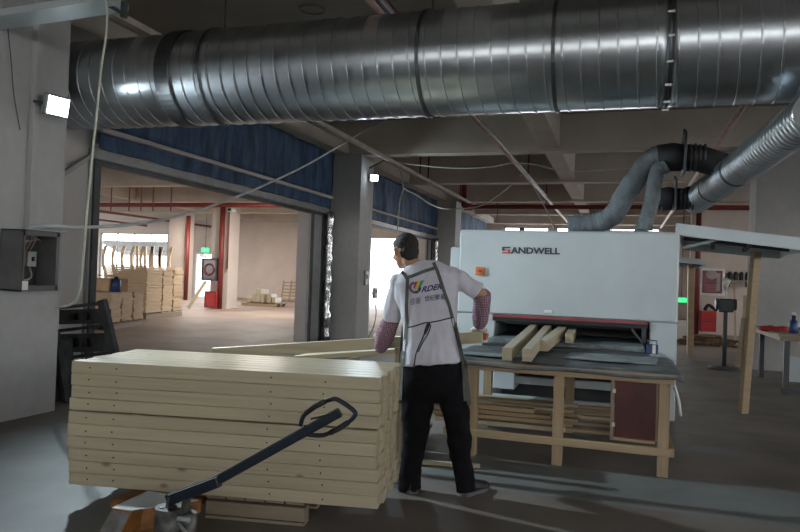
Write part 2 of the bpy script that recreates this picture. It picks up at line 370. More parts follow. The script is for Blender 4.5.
# ---------------- roller shutters
def roundpts(c, r, n=12): return [(c[0]+r*cos(2*pi*i/n), c[1]+r*sin(2*pi*i/n)) for i in range(n)]
for i, (a, b) in enumerate(OPEN):
    d = struct(thing('door_%d' % (i+1), (WX, (a+b)/2, 0), None, None))
    y0, y1 = (a-.12, b+.75) if i == 0 else (a-.9, b+.8)
    # tarpaulin hood: a sheet with gentle folds
    def sheet(z0, z1, name, depth):
        m = MB(); nx, nz = 60, 8
        pts = []
        for iz in range(nz+1):
            for ix in range(nx+1):
                y = y0+(y1-y0)*ix/nx; z = z0+(z1-z0)*iz/nz
                pts.append((WX+depth+.022*sin(y*5.1+i)+.014*sin(y*13+z*3)+.012*sin(z*9+y*2), y, z))
        fs = [(iz*(nx+1)+ix, iz*(nx+1)+ix+1, (iz+1)*(nx+1)+ix+1, (iz+1)*(nx+1)+ix) for iz in range(nz) for ix in range(nx)]
        m.add(pts, fs, 0, True)
        o = m.build(name, blueT, d); s = o.modifiers.new('thick', 'SOLIDIFY'); s.thickness = .006; return o
    sheet(3.13, 4.12, 'tarpaulin', .15)
    sheet(2.86, 3.07, 'tarpaulin_skirt', .14)
    MB().b2(WX+.12, WX+.21, y0, y1, 3.06, 3.12, bev=.01).build('hood_rail', wallm, d)
    MB().b2(WX+.003, WX+.12, y0, y1, 2.74, 2.86, bev=.01).build('lintel_rail', greyst, d)
    MB().b2(WX+.01, WX+.08, y0+.1, y1-.1, 2.68, 2.74).build('shutter_bottom_bar', dgrey, d)
    for yy, sgn in ((a, -1), (b, 1)):
        gw = .62 if not (i == 0 and sgn < 0) else .10
        e = yy + sgn*gw
        lo, hi = min(yy, e), max(yy, e)
        g = MB(); g.b2(WX+.003, WX+.06, lo, hi, 0, 2.74, bev=.006)
        g.build('guide_panel', greyst, d)
        g = MB()
        for q in ((yy+sgn*.03, yy+sgn*.58) if gw > .3 else (yy+sgn*.03,)): g.b2(WX+.06, WX+.09, q-.05, q+.05, 0, 2.74)
        g.build('guide_channel', dgrey, d)
# crumpled silver tape bundle beside pillar two and pillar three
for (yy, lbl) in ((13.66, 'crumpled silver foil-wrapped pipe beside the nearer free-standing shutter pillar'), (22.5, 'crumpled silver foil-wrapped pipe beside the far shutter pillar')):
    pts = [(WX+.19+.015*sin(k*1.7), yy-.06+.012*cos(k*2.3), .02+k*.11) for k in range(26)]
    rr = [.085+.016*sin(k*2.9)+.01*sin(k*5.3) for k in range(26)]
    tag(MB().tube(pts, rr, 12).build('foil_wrapped_pipe', tapem, origin=(WX+.3, yy, 0)), lbl, 'pipe', )

# ---------------- outside the far openings: pale building fringe
# ================================================================== MAIN DUCT
DY, DZ, DR = 6.0, 3.38, .455
def duct(name, label, p0, p1, r, pitch, collars, seam=.008, n=56, secs=None):
    p0, p1 = V(p0), V(p1); t = thing(name, p0, label, 'duct')
    ax = (p1-p0).normalized(); L = (p1-p0).length
    a = V((0, 0, 1)) if abs(ax.z) < .9 else V((1, 0, 0)); a = (a-ax*a.dot(ax)).normalized(); b = ax.cross(a)
    cuts = [0]+[c for c, _ in collars]+[L]
    for i in range(len(cuts)-1):
        rr = r*(1.0 + (.0 if i == 0 else .015)*(1 if seam > .006 else 0))
        s0, s1 = cuts[i], cuts[i+1]; m = MB(); k = max(2, int((s1-s0)/pitch*2)); rings = []
        for q in range(k+1):
            x = s0+(s1-s0)*q/k; rings.append([p0+ax*x+(a*cos(2*pi*j/n)+b*sin(2*pi*j/n))*rr for j in range(n)])
        m.loft(rings, True); m.build('duct_section', galv, t)
        turns = (s1-s0-.03)/pitch; N = int(turns*40); h = MB(); prof = [(-.010, -.002), (-.005, seam), (.005, seam), (.010, -.002)]; rings = []
        for q in range(N+1):
            th = 2*pi*q/40; x = s0+.015+pitch*q/40; er = a*cos(th)+b*sin(th)
            rings.append([p0+ax*(x+dx)+er*(rr+dr) for dx, dr in prof])
        h.loft(rings, True, sm=False); h.build('spiral_seam', galv, t)
    for c, wd in collars:
        m = MB(); rings = []
        for x, rr in ((c-wd/2, r*1.0), (c-wd/2, r*1.045), (c-wd/2+.015, r*1.055), (c+wd/2-.015, r*1.055), (c+wd/2, r*1.045), (c+wd/2, r*1.0)):
            rings.append([p0+ax*x+(a*cos(2*pi*j/n)+b*sin(2*pi*j/n))*rr for j in range(n)])
        m.loft(rings, True, sm=False); m.build('collar', galvd, t)
    return t, a, b, ax
xc = at(165, 85, Y=5.6).x; xf = at(670, 60, Y=5.6).x; X0 = WX+.02
md, da, db, dax = duct('spiral_duct', 'large galvanised spiral duct running across the whole ceiling', (X0, DY, DZ), (7.0, DY, DZ), DR, .142, [(xc-X0, .17), (xf-X0, .012)])
for j in range(16):
    th = 2*pi*j/16+.1; p = V((xf, DY, DZ))+(da*cos(th)+db*sin(th))*(DR*1.055+.004); MB().box(p, (.05, .016, .016)).build('flange_bolt', white, md)
# hanger rods
for (hx) in (at(225, 25, Y=DY).x, at(433, 5, Y=DY).x, at(560, 5, Y=DY).x):
    hr = thing('duct_hanger', (hx, DY, 4.78), 'thin steel rod and strap hanging the %s of the large duct' % {0: 'left part', 1: 'middle part', 2: 'right part'}[len([o for o in C.objects if o.name.startswith('duct_hanger')])], 'hanger')
    MB().cyl((hx, DY, DZ+DR+.02), (hx, DY, 4.78), .008, 8).build('rod', dgrey, hr)
    m = MB(); rings = []
    for q in range(33):
        th = 2*pi*q/32; e = V((0, cos(th), sin(th))); c = V((hx, DY, DZ))
        rings.append([c+e*(DR*1.015+.012)+V((-.015, 0, 0)), c+e*(DR*1.015+.012)+V((.015, 0, 0)), c+e*(DR*1.015+.016)+V((.015, 0, 0)), c+e*(DR*1.015+.016)+V((-.015, 0, 0))])
    m.loft(rings, False, sm=False); m.build('strap', galvd, hr)

# second duct towards the back, its two branches and hoses
SA, SB, SR = at(778, 140, Y=6.3), at(698, 198.5, Y=8.9), .155
SD = (SB-SA).normalized(); S0 = SA-SD*.75
def spt(y): return SA+SD*((y-SA.y)/SD.y)
t2, a2, b2_, ax2 = duct('spiral_duct', 'smaller galvanised spiral duct running back from under the large duct at the right', S0, SB, SR, .072, [(1.85, .05), (2.7, .04)], seam=.009, n=36)
MB().loft([[SB+SD*y+(a2*cos(q*pi/12)+b2_*sin(q*pi/12))*r for q in range(24)] for y, r in ((0, SR*1.06), (.10, SR*1.06), (.10, SR*.2))], True).build('end_cap', galv, t2)
def branch(yb, xh, label, k):
    SX, SZ = spt(yb).x, at(675, 158 if k == 1.0 else 199, Y=yb).z
    t = thing('duct_branch', (SX, yb, SZ), label, 'pipe', None)
    z = SZ
    gx = at(684 if k == 1.0 else 676, 158, Y=yb).x; GX = gx
    sp_ = spt(yb-(.85 if k == 1.0 else .25)); MB().tube([(sp_.x-.02, yb, sp_.z), (sp_.x-.16, yb, sp_.z*.6+z*.4), (gx+.12, yb, z), (gx+.02, yb, z)], [.12*k, .132*k, .135*k, .14*k], 20).build('stub', rubber, t)
    g = MB()
    for q in range(4): g.tube([(gx+.05+.045*q, yb, z), (gx+.07+.045*q, yb, z)], .143*k+.006*sin(q*2), 20)
    g.build('clamp_band', dgrey, t)
    m = MB(); m.b2(gx-.012, gx+.012, yb-.21*k, yb+.21*k, z-.17*k, z+.24*k, bev=.004); m.build('blast_gate', dgrey, t)
    m = MB(); m.cyl((gx, yb, z+.22*k), (gx, yb, z+.30*k), .016, 8); m.build('gate_handle', dgrey, t)
    m = MB(); m.tube([(gx-.01, yb, z), ((gx+xh)/2+.05, yb, z+.01), (xh+.06, yb, z-.01)], [.14*k, .15*k, .15*k], 20); m.build('sleeve', rubber, t)
    return t
xh = at(652, 155, Y=7.72).x
SZ = at(675, 158, Y=7.72).z
branch(7.72, xh, 'black taped branch with blast gate nearer the camera, over the sander', 1.0)
xh2 = at(655, 198, Y=8.75).x
SZ2 = at(675, 199, Y=8.75).z
branch(8.75, xh2, 'smaller black taped branch farther back, behind the nearer one', .92)
hosem = mat('grey_fabric_hose', (.13, .155, .17), .65, var=.25, scale=4, stretch=(1, 1, .6), fine=.2)
def hose(pts, r, label):
    pp = smoothpath(pts, 16); rr = []
    for q in range(len(pp)): rr.append(r*(1+.035*sin(q*2.1)+.03*sin(q*.7)))
    o = tag(MB().tube(pp, rr, 18).build('flexible_hose', hosem, origin=pts[-1]), label, 'hose'); return o
hose([(xh+.16, 7.72, SZ), (xh, 7.72, SZ-.01), at(628, 190, Y=7.78), at(613, 215, Y=7.85), at(592, 224, Y=7.9), at(568, 226, Y=7.9)], .112, 'thick grey hose sweeping from the near branch down to the sander top at the left')
hose([(xh+.14, 7.62, SZ-.10), (xh+.05, 7.62, SZ-.16), at(652, 200, Y=7.62), at(646, 222, Y=7.62), at(645, 230, Y=7.62)], .075, 'grey hose hanging straight down beside the thick one onto the sander top')
hose([(xh2+.14, 8.75, SZ2), (xh2, 8.75, SZ2-.05), at(650, 212, Y=8.75), at(642, 228, Y=8.7), at(640, 238, Y=8.7)], .08, 'short grey hose dropping from the farther branch behind the others')

# ================================================================== SANDER
MX0, MX1, MY, MZ = -1.72, .53, 7.40, 1.985
sd = thing('wide_belt_sander', (-.6, MY, 0), 'big pale grey wide belt sander with dark infeed slot behind the timber table', 'machine')
m = MB(); m.b2(MX0, MX1, MY, 10.4, 1.075, MZ, bev=.02); m.build('upper_housing', lgrey, sd)
m = MB(); m.b2(MX0-.10, MX0+.004, MY+.02, 9.9, .10, 1.79, bev=.01); m.build('left_side_cabinet', lgrey, sd)
MB().b2(MX0-.104, MX0, MY+.015, MY+.019, 1.19, 1.195).build('panel_joint', dgrey, sd)
m = MB(); m.b2(.27, MX1, MY+.003, 10.2, .1, 1.072, bev=.01); m.build('right_post', lgrey, sd)
m = MB(); m.b2(MX0, MX0+.42, MY+.01, 10.2, .1, 1.071, bev=.01); m.build('left_post', lgrey, sd)
m = MB(); m.b2(MX0+.42, .27, MY+.6, 10.0, .1, .62); m.build('lower_frame', dgrey, sd)
for za_, zb_, ya_ in ((.54, .61, MY-.1), (.36, .44, MY-.05), (.14, .24, MY-.1)): MB().b2(-1.30, .20, ya_, ya_+.06, za_, zb_, bev=.006).build('base_rail', lgrey, sd)
MB().b2(-1.28, -1.05, MY-.12, MY+.2, .30, .62, bev=.01).build('drive_cover', lgrey, sd)
m = MB(); m.b2(MX0+.40, .25, MY-.035, MY-.005, 1.05, 1.08, bev=.004); m.build('red_edge_strip', mat('faded_red_strip', (.30, .06, .07), .5), sd)
m = MB(); m.b2(MX0+.40, .25, MY-.03, MY+.02, 1.01, 1.05); m.build('slot_brush', black, sd)
m = MB()
for q in range(5): m.cyl((MX0+.42, MY+.12+q*.2, 1.02), (.27, MY+.12+q*.2, 1.02), .045, 14)
m.build('feed_rollers', dgrey, sd)
m = MB(); m.b2(MX0+.42, .27, MY+.85, MY+.87, .62, 1.07); m.build('slot_back', black, sd)
m = MB(); m.b2(.195, .235, MY-.02, MY+.10, .86, 1.04); m.beam((.10, MY-.02, 1.0), (.20, MY-.04, .88), .03, .02); m.build('side_guide', dgrey, sd)
m = MB(); m.b2(-1.32, .22, MY-.30, MY+.9, .79, .845, bev=.01); m.build('conveyor_bed', beltm, sd)
m = MB(); m.b2(-1.34, .24, MY-.34, MY+.88, .66, .785); m.build('conveyor_frame', dgrey, sd)
c = at(481, 271, Y=MY); m = MB(); m.b2(c.x-.055, c.x+.045, MY-.03, MY+.01, c.z-.045, c.z+.045, bev=.006)
swt = m.build('switch_plate', mat('orange_label', (.55, .20, .06), .5), sd)
MB().cyl((c.x-.005, MY-.055, c.z), (c.x-.005, MY-.03, c.z), .02, 16).build('stop_button', redb, swt)
c = at(548, 312, Y=MY); m = MB(); m.b2(c.x-.04, c.x+.04, MY-.012, MY, c.z-.012, c.z+.02, bev=.003); m.build('small_bracket', white, sd)
MB().b2(-.2, .35, 7.8, 8.5, MZ, MZ+.04).build('dust_port', greyst, sd)
c = at(522, 229, Y=8.0); MB().cyl((c.x, 8.0, MZ), (c.x, 8.0, MZ+.07), .03, 12).build('lifting_eye', dgrey, sd)

def text_mesh(body, size, ext=.0, offset=0, font=None, shear=0, sx=1.0):
    cu = bpy.data.curves.new('t', 'FONT'); cu.body = body; cu.size = size; cu.extrude = ext; cu.offset = offset; cu.shear = shear; cu.fill_mode = 'BOTH' if ext else 'FRONT'; cu.resolution_u = 3
    o = bpy.data.objects.new('t', cu); C.objects.link(o); dg = bpy.context.evaluated_depsgraph_get()
    me = bpy.data.meshes.new_from_object(o.evaluated_get(dg)); bpy.data.objects.remove(o); bpy.data.curves.remove(cu)
    for v in me.vertices: v.co.x *= sx
    return me
def mesh_bounds(me):
    xs = [v.co.x for v in me.vertices]; ys = [v.co.y for v in me.vertices]; return min(xs), max(xs), min(ys), max(ys)
# lettering on the housing, facing -Y
p0, p1 = at(502, 250, Y=MY-.004), at(560, 251, Y=MY-.004)
inkd = mat('dark_lettering', (.05, .055, .065), .5); inkr = mat('red_lettering', (.50, .09, .05), .5)
def place_text(me, x0, x1, z0, z1, y, m, name, parent):
    a, b, c_, d = mesh_bounds(me)
    off = wloc(parent)
    for v in me.vertices:
        x = x0+(v.co.x-a)/(b-a)*(x1-x0); z = z0+(v.co.y-c_)/(d-c_)*(z1-z0); v.co = V((x, y-v.co.z, z))-off
    me.materials.clear(); me.materials.append(m); o = bpy.data.objects.new(name, me); C.objects.link(o); o.parent = parent; return o
zt0, zt1 = p0.z-.035, p0.z+.035; wS = (p1.x-p0.x)
place_text(text_mesh('ANDWELL', .1, .002, .0035), p0.x+wS*.155, p1.x, zt0, zt1, MY-.004, inkd, 'lettering', sd)
xs0, xs1 = p0.x, p0.x+wS*.145; h = .07; t_ = .014
m = MB()
m.b2(xs0, xs1, MY-.006, MY-.002, zt1-t_, zt1); m.b2(xs0, xs0+.028, MY-.006, MY-.002, zt0+.028, zt1-t_)
m.build('letter_s_top', inkd, sd)
m = MB(); m.b2(xs0+.03, xs1, MY-.006, MY-.002, zt0+.031, zt0+.043); m.b2(xs1-.026, xs1, MY-.006, MY-.002, zt0+t_, zt0+.031); m.b2(xs0, xs1, MY-.006, MY-.002, zt0, zt0+t_)
m.build('letter_s_bottom', inkr, sd)

# canopy flaps held up on timber props
def flap(label, NL, NR, FR, FL, th, fasc):
    NL, NR, FR, FL = map(V, (NL, NR, FR, FL)); t = thing('raised_canopy', NL, label, 'canopy')
    up = V((0, 0, th)); m = MB(); vs = [NL, NR, FR, FL]; m.add(vs+[p+up for p in vs], [(0,1,2,3),(4,7,6,5),(0,4,5,1),(1,5,6,2),(2,6,7,3),(3,7,4,0)]); m.build('panel', lgrey, t)
    dn = V((0, 0, -fasc))
    e = MB()
    for p, q in ((NL, NR), (NR, FR), (FR, FL), (FL, NL)):
        d = (q-p).normalized(); nrm = V((0, 0, 1)).cross(d)*.02; e.add([p, q, q+dn, p+dn, p+nrm, q+nrm, q+dn+nrm, p+dn+nrm], [(0,1,2,3),(4,7,6,5),(0,4,5,1),(1,5,6,2),(2,6,7,3),(3,7,4,0)])
    e.build('folded_edge', lgrey, t)
    r = MB()
    for f in (.3, .62):
        a_, b__ = NL.lerp(NR, f)+dn*.35, FL.lerp(FR, f)+dn*.35; r.beam(a_.lerp(b__, .03), a_.lerp(b__, .97), .04, .04)
    a_, b__ = NL.lerp(FL, .5)+dn*.35, NR.lerp(FR, .5)+dn*.35; r.beam(a_.lerp(b__, .03), a_.lerp(b__, .97), .04, .04)
    r.build('stiffener', dgrey, t)
    return t
NL = at(676, 226.5, Y=7.5); NR = at(806, 242, Y=7.5); FR = at(782, 252, Y=9.2); FL = at(684, 243, Y=9.2)
fl = flap('large pale grey canopy flap beside the sander, propped on the long timber post', NL, NR, FR, FL, .035, .085)
MB().beam(at(684, 248, Y=7.8), at(722, 238, Y=7.6), .02, .03).beam(at(717,238,Y=7.6), at(727,238,Y=7.6), .05,.05).build('stay_bar', lgrey, fl)
NL2 = at(672, 259, Y=14.6); NR2 = at(706, 262, Y=14.6); FR2 = at(700, 266, Y=16.4); FL2 = at(672, 263, Y=16.4)
flap('small pale grey canopy flap farther back, propped on the short timber post', NL2, NR2, FR2, FL2, .05, .06)
# props
pb, pt = V((at(743, 413, Z=0).x, at(743, 413, Z=0).y, 0)), at(756, 252, Y=8.75)
prop = tag(MB().beam(pb, pt, .085, .085, bev=.004).build('timber_prop', PINEW['X'], origin=pb), 'long rough timber post propping up the large canopy flap', 'post')
MB().beam(at(738, 367, Y=8.86), at(744, 318, Y=8.82), .06, .03, bev=.003).build('nailed_cleat', GREYW['X'], prop)
pb = at(690, 355, Z=0); pt = at(691, 264, Y=pb.y)
tag(MB().beam(V((pb.x, pb.y, 0)), pt, .20, .12, bev=.004).build('timber_prop', PINEW['X'], origin=pb), 'shorter timber post under the small canopy flap farther back', 'post')

# ================================================================== TIMBER TABLE IN FRONT OF THE SANDER
TY, TYB, TZ = 5.60, 6.95, .757
tx0, tx1 = -1.38, .365
tb = thing('feed_table', (-.5, TY, 0), 'rough pine feed table with dark rubber top in front of the sander', 'table')
for x in (tx1-.04, at(557, 440, Y=TY).x, tx0+.12):
    for y in (TY+.045, TYB-.05):
        if x < -1 and y < 6: x_ = at(471, 420, Y=TY).x
        else: x_ = x
        MB().b2(x_-.04, x_+.04, y-.045, y+.045, 0, TZ-.05, bev=.003).build('leg', PINEW['Z'], tb)
MB().b2(tx0, tx1+.02, TY-.03, TY+.04, TZ-.05, TZ, bev=.003).build('front_rail', PINEW['X'], tb)
MB().b2(tx0, tx1+.02, TYB-.07, TYB, TZ-.05, TZ, bev=.003).build('back_rail', PINEW['X'], tb)
for x in (tx0+.03, tx1): MB().b2(x-.03, x+.03, TY+.04, TYB-.07, TZ-.05, TZ, bev=.003).build('side_rail', PINEW['Y'], tb)
MB().b2(tx0, tx1+.01, TY-.035, TY-.002, .165, .225, bev=.003).build('lower_rail', PINEW['X'], tb)
MB().b2(tx1+.01, tx1+.04, TY+.0, TYB, .16, .225, bev=.003).build('lower_rail', PINEW['Y'], tb)
MB().b2(tx0, tx1, TYB-.04, TYB, .15, .23, bev=.003).build('lower_rail', PINEW['X'], tb)
x0, x1 = at(614, 420, Y=TY).x, at(656, 420, Y=TY).x
MB().b2(x0, x1, TY+.05, TY+.068, .24, TZ-.055).build('maroon_panel', maroon, tb)
MB().b2(x0-.03, x0-.002, TY+.03, TY+.07, .24, TZ-.05, bev=.002).build('panel_post', GREYW['Z'], tb)
MB().b2(x0, x1, TY+.03, TY+.06, .238, .262, bev=.002).build('panel_sill', PINEW['X'], tb)
for zz in (.36, .62): MB().box((x0-.004, TY+.026, zz), (.022, .01, .03)).build('hinge', white, tb)
xm = at(556, 420, Y=TY).x
MB().b2(xm+.01, xm+.035, TY+.092, TY+.11, .24, TZ-.05, bev=.002).build('inner_post', GREYW['Z'], tb)
# top: board + rubber sheet hanging slightly over
MB().b2(tx0-.02, tx1+.05, TY-.03, TYB, TZ, TZ+.02).build('top_board', GREYW['X'], tb)
m = MB(); nx, ny = 40, 12; pts = []
for j in range(ny+1):
    for i in range(nx+1):
        x = tx0-.04+(tx1+.13-tx0)*i/nx; y = TY-.06+(TYB+.06-TY)*j/ny
        z = TZ+.028+.006*sin(x*7+y*3)+.004*sin(y*17)
        if j == 0: z -= .028
        if i == nx: z -= .02
        pts.append((x, y, z))
m.add(pts, [(j*(nx+1)+i, j*(nx+1)+i+1, (j+1)*(nx+1)+i+1, (j+1)*(nx+1)+i) for j in range(ny) for i in range(nx)], 0, True)
o = m.build('rubber_sheet', matm, tb); s_ = o.modifiers.new('t', 'SOLIDIFY'); s_.thickness = .012; s_.offset = -1
pts = []
m = MB(); x0_, x1_ = at(560, 360, Y=TY+.1).x, tx1+.08
m.beam((-1.3, 5.95, TZ+.043), (-.85, 5.90, TZ+.045), .20, .006); m.beam((-.45, 6.35, TZ+.043), (.30, 6.30, TZ+.045), .55, .006)
tag(m.build('dusty_strip', mat('dusty_canvas', (.24, .28, .285), .8, var=.2, scale=6), tb))
# roller plates between table and conveyor
for k, (ya, yb_, lb) in enumerate(((6.98, 7.06, 'a'),)):
    MB().b2(-1.35, .25, ya, yb_, .55, .80, bev=.006).build('end_roller_guard', dgrey, sd)
# beams being sanded
ZT = TZ+.045
def stick(u0, v0, y0, u1, v1, y1, w, h, label):
    p, q = at(u0, v0, Y=y0), at(u1, v1, Y=y1); p.z = q.z = ZT+h/2+.012
    return p, q
def squared(p, q, w, h, label):
    p, q = V(p), V(q)
    tag(MB().beam(p, q, w, h, bev=.003).build('squared_timber', PINE['X'], origin=p), label, 'timber')
zc = ZT+.06
squared((at(507, 354.5, Y=5.55).x, 5.55, ZT+.055), (at(534, 322, Y=7.5).x, 7.55, ZT+.135), .078, .10, 'squared pine timber leftmost of those going into the sander slot')
squared((at(527, 355.5, Y=5.55).x, 5.55, ZT+.055), (at(548, 322, Y=7.5).x, 7.55, ZT+.135), .075, .10, 'squared pine timber second from the left in the sander slot')
squared((at(543.5, 340.5, Y=6.25).x, 6.25, ZT+.075), (at(563, 324, Y=7.5).x, 7.5, ZT+.13), .085, .10, 'squared pine timber third from the left, set further back and skewed')
squared((at(569.5, 331.5, Y=6.9).x, 6.9, ZT+.10), (at(574, 322, Y=7.9).x, 7.8, ZT+.125), .080, .09, 'short pine timber end just showing at the slot, rightmost of four')
# small blue can on the table
c = at(652, 354, Z=TZ+.04); t = thing('oil_can', (c.x, c.y, TZ+.04), 'small dark blue box-shaped can on the right end of the table', 'can')
zb = TZ+.043
MB().box((c.x, c.y, zb+.045), (.105, .07, .09), None, bev=.008).build('body', mat('blue_can_paint', (.02, .05, .16), .4), t)
MB().box((c.x+.015, c.y-.037, zb+.045), (.03, .004, .08)).build('label_strip', white, t)
MB().tube([(c.x-.04, c.y, zb+.09), (c.x-.04, c.y, zb+.125), (c.x+.04, c.y, zb+.125), (c.x+.04, c.y, zb+.09)], .006, 8).build('handle', dgrey, t)
MB().cyl((c.x+.02, c.y, zb+.09), (c.x+.02, c.y, zb+.105), .014, 12).build('cap', white, t)

# boards heaped below the table
rnd = random.Random(3)
k = 0; where = ['on the lower rail', 'in the middle of the heap', 'near the top of the heap']
lev = [(.252, 6), (.296, 6), (.340, 5), (.384, 3)]
bid = 0
for z, nb in lev:
    for q in range(nb):
        L = rnd.uniform(1.0, 1.35); cx = -.97+rnd.uniform(-.17, .17)-(.12 if z > .35 else 0); y = TY+.19+q*.165+rnd.uniform(-.012, .012)
        ang = rnd.uniform(-.012, .012)
        p = V((cx-L/2, y-ang*L/2, z)); e = V((cx+L/2, y+ang*L/2, z))
        w = rnd.uniform(.08, .125)
        mt = [PINE['X'], PINEW['X'], PINE['X'], PINE['X']][rnd.randrange(4)] if q > 0 else [PINE['X'], PINEW['X']][rnd.randrange(2)]
        o = MB().beam(p, e+V((0, 0, rnd.uniform(-.008, .008))), w, rnd.uniform(.022, .038), bev=.002).build('loose_board', mt, origin=p)
        row = ['frontmost', 'second from the front', 'third from the front', 'fourth from the front', 'fifth from the front', 'hindmost'][q]
        tag(o, 'loose board under the feed table, %s in layer %s from the bottom' % (row, ['one', 'two', 'three', 'four', 'five', 'six'][lev.index((z, nb))]), 'board', 'loose boards under the feed table')
for q in range(7):
    L = rnd.uniform(.35, .6); cx = -.25+rnd.uniform(-.06, .12); y = TY+.22+q*.12; z = .25+.033*(q % 4)
    o = MB().beam((cx-L/2, y, z), (cx+L/2, y+.02, z), rnd.uniform(.05, .09), .026, bev=.002).build('loose_board', [PINEW['X'], GREYW['X'], PINE['X']][q % 3], origin=(cx, y, z))
    tag(o, 'short offcut in the right bay under the feed table, row %s from the front' % ['one', 'two', 'three', 'four', 'five', 'six', 'seven'][q], 'board', 'loose boards under the feed table')
for (u0, v0, u1, v1, yy) in ((404, 461, 480, 466, 5.45),):
    p, q2 = at(u0, v0, Z=.02), at(u1, v1, Z=.02)
    tag(MB().beam(p, q2, .03, .03, bev=.002).build('wood_strip', PINE['X'], origin=p), 'thin pale wood strip lying on the floor behind the worker’s shoes'.replace('’', "'"), 'strip')
# a second board pile behind the worker (left of the table)
for z in range(6):
    for q in range(3):
        L = .62-.03*z+rnd.uniform(-.05, .05); y = 5.75+q*.16; cx = -1.95+rnd.uniform(-.04, .04)
        o = MB().beam((cx-L/2, y, .05+z*.048), (cx+L/2, y+.01, .05+z*.048), .13, .04, bev=.002).build('loose_board', [PINE['X'], PINEW['X'], GREYW['X']][(z+q) % 3], origin=(cx, y, 0))
        tag(o, 'short board seen between the worker and the stack, layer %s, row %s' % (['one', 'two', 'three', 'four', 'five', 'six'][z], 'one two three'.split()[q]), 'board', 'short boards heaped left of the feed table')
#PART2

# ================================================================== LAMPS (housings)
def floodlight(c, aim, label, k=1.0):
    c = V(c); d = (V(aim)-c); d.z *= .6; d.normalize(); R = d.to_track_quat('Y', 'Z').to_matrix()
    t = thing('floodlight', c, label, 'lamp', None)
    MB().box(c, (.24*k, .07*k, .20*k), R, bev=.012*k).build('housing', greyst, t)
    MB().box(c+R @ V((0, .037*k, 0)), (.20*k, .006, .16*k), R).build('glass', lampface, t)
    b = MB()
    for sx_ in (-1, 1): b.beam(c+R @ V((sx_*.135*k, 0, 0)), c+R @ V((sx_*.135*k, -.13*k, 0)), .012, .03)
    b.beam(c+R @ V((-.14*k, -.13*k, 0)), c+R @ V((.14*k, -.13*k, 0)), .03, .012); b.build('bracket', dgrey, t)
    fin = MB()
    for q in range(5): fin.box(c+R @ V(((-.08+.04*q)*k, -.045*k, 0)), (.006, .03, .16*k), R)
    fin.build('cooling_fin', greyst, t)
    return t
l1 = at(56, 106, X=-5.10)
floodlight(l1, (-.9, 4.2, 1.5), 'glaring white floodlight on the nearest pillar, by the duct end')
l2 = at(374, 178, X=-5.27)
floodlight(l2, (-1.5, 8, 1.6), 'lit floodlight on the middle pillar beside the blue tarpaulin', .8)
for hx, hy in FILL_LAMPS:  # housings for the added fill lamps, out of view
    t = thing('added_fill_lamp', (hx, hy, 4.05), 'added ceiling fill lamp, unseen behind the camera, %s one over the aisle' % ('left' if hx < 0 else 'right'), 'lamp', 'added fill lamps behind the camera')
    MB().b2(hx-.78, hx+.78, hy-.18, hy+.18, 3.96, 4.02).build('housing', white, t)
    for q in (-.6, .6): MB().cyl((hx+q, hy, 4.02), (hx+q, hy, 4.78), .008, 6).build('hanger', dgrey, t)

# ================================================================== ELECTRIC BOX ON THE NEAREST PILLAR
bx = thing('electric_box', (-5.19, 4.9, 1.22), 'open grey electrical box on the nearest pillar with breakers inside', 'electrical box')
x0, x1 = -5.318, -5.05; ya, yb = at(23, 260, X=x1).y, at(59, 260, X=x1).y; za, zb = 1.20, 1.75; t_ = .012
m = MB(); m.b2(x0, x0+t_, ya, yb, za, zb); m.b2(x0, x1, ya, ya+t_, za, zb); m.b2(x0, x1, yb-t_, yb, za, zb); m.b2(x0, x1, ya, yb, za, za+t_); m.b2(x0, x1, ya, yb, zb-t_, zb)
m.b2(x1-.01, x1, ya, ya+.02, za, zb); m.b2(x1-.01, x1, yb-.035, yb, za, zb); m.b2(x1-.01, x1, ya, yb, za, za+.05); m.b2(x1-.01, x1, ya, yb, zb-.05, zb)
m.build('case', mat('dusty_dark_grey_enamel', (.13, .13, .13), .5), bx)
MB().b2(x0+.013, x0+.016, ya+.013, yb-.013, za+.013, zb-.013).build('mounting_plate', dgrey, bx)
MB().b2(x0, x1+.05, ya+.0, yb+.06, zb+.001, zb+.008).build('top_flap', lgrey, bx)
MB().b2(x1, x1+.006, ya-.0, ya+.06, za+.01, za+.09).build('data_plate', white, bx)
bw = (yb-ya)
for q, f in enumerate((.16, .5)):
    b_ = MB().b2(x0+.02, x0+.11, ya+bw*f, ya+bw*(f+.24), za+.22, za+.36, bev=.004).build('breaker', mat('breaker_grey', (.42, .43, .42), .5), bx)
    MB().b2(x0+.11, x0+.13, ya+bw*(f+.10), ya+bw*(f+.14), za+.27, za+.31).build('switch', black, b_)
wm = mat('bare_wires', (.45, .34, .26), .5)
for q in range(5):
    y = ya+bw*(.2+.12*q)
    MB().tube(smoothpath([(x0+.05, y, za+.36), (x0+.10, y+.02, za+.43+.01*q), (x0+.12, y+.05, za+.46), (x0+.08, ya+bw*.55, zb-.02)], 4), .006, 6).build('wire', wm, bx)
MB().tube(smoothpath([(x0+.06, ya+bw*.25, za+.22), (x0+.12, ya+bw*.3, za+.10), (x0+.13, ya+bw*.55, za+.12), (x0+.08, ya+bw*.62, za+.22)], 5), .009, 6).build('wire', wm, bx)
# cable trunking on the pillar
ty0, ty1 = at(28.5, 150, X=-5.30).y, at(35.5, 150, X=-5.30).y
tag(MB().b2(-5.318, -5.25, ty0, ty1, 1.76, 4.04, bev=.004).build('cable_trunking', pillm, origin=(-5.28, ty0, 1.76)), 'pale vertical cable trunking running up the pillar above the open box', 'trunking')
tag(MB().tube(smoothpath([at(7, 20, X=-5.29), at(11, 60, X=-5.29), at(14, 95, X=-5.29), at(20, 130, X=-5.29)], 6), .005, 6).build('thin_cord', dgrey, origin=at(7, 20, X=-5.29)), 'thin dark cord hanging loosely down the nearest pillar face', 'cord')

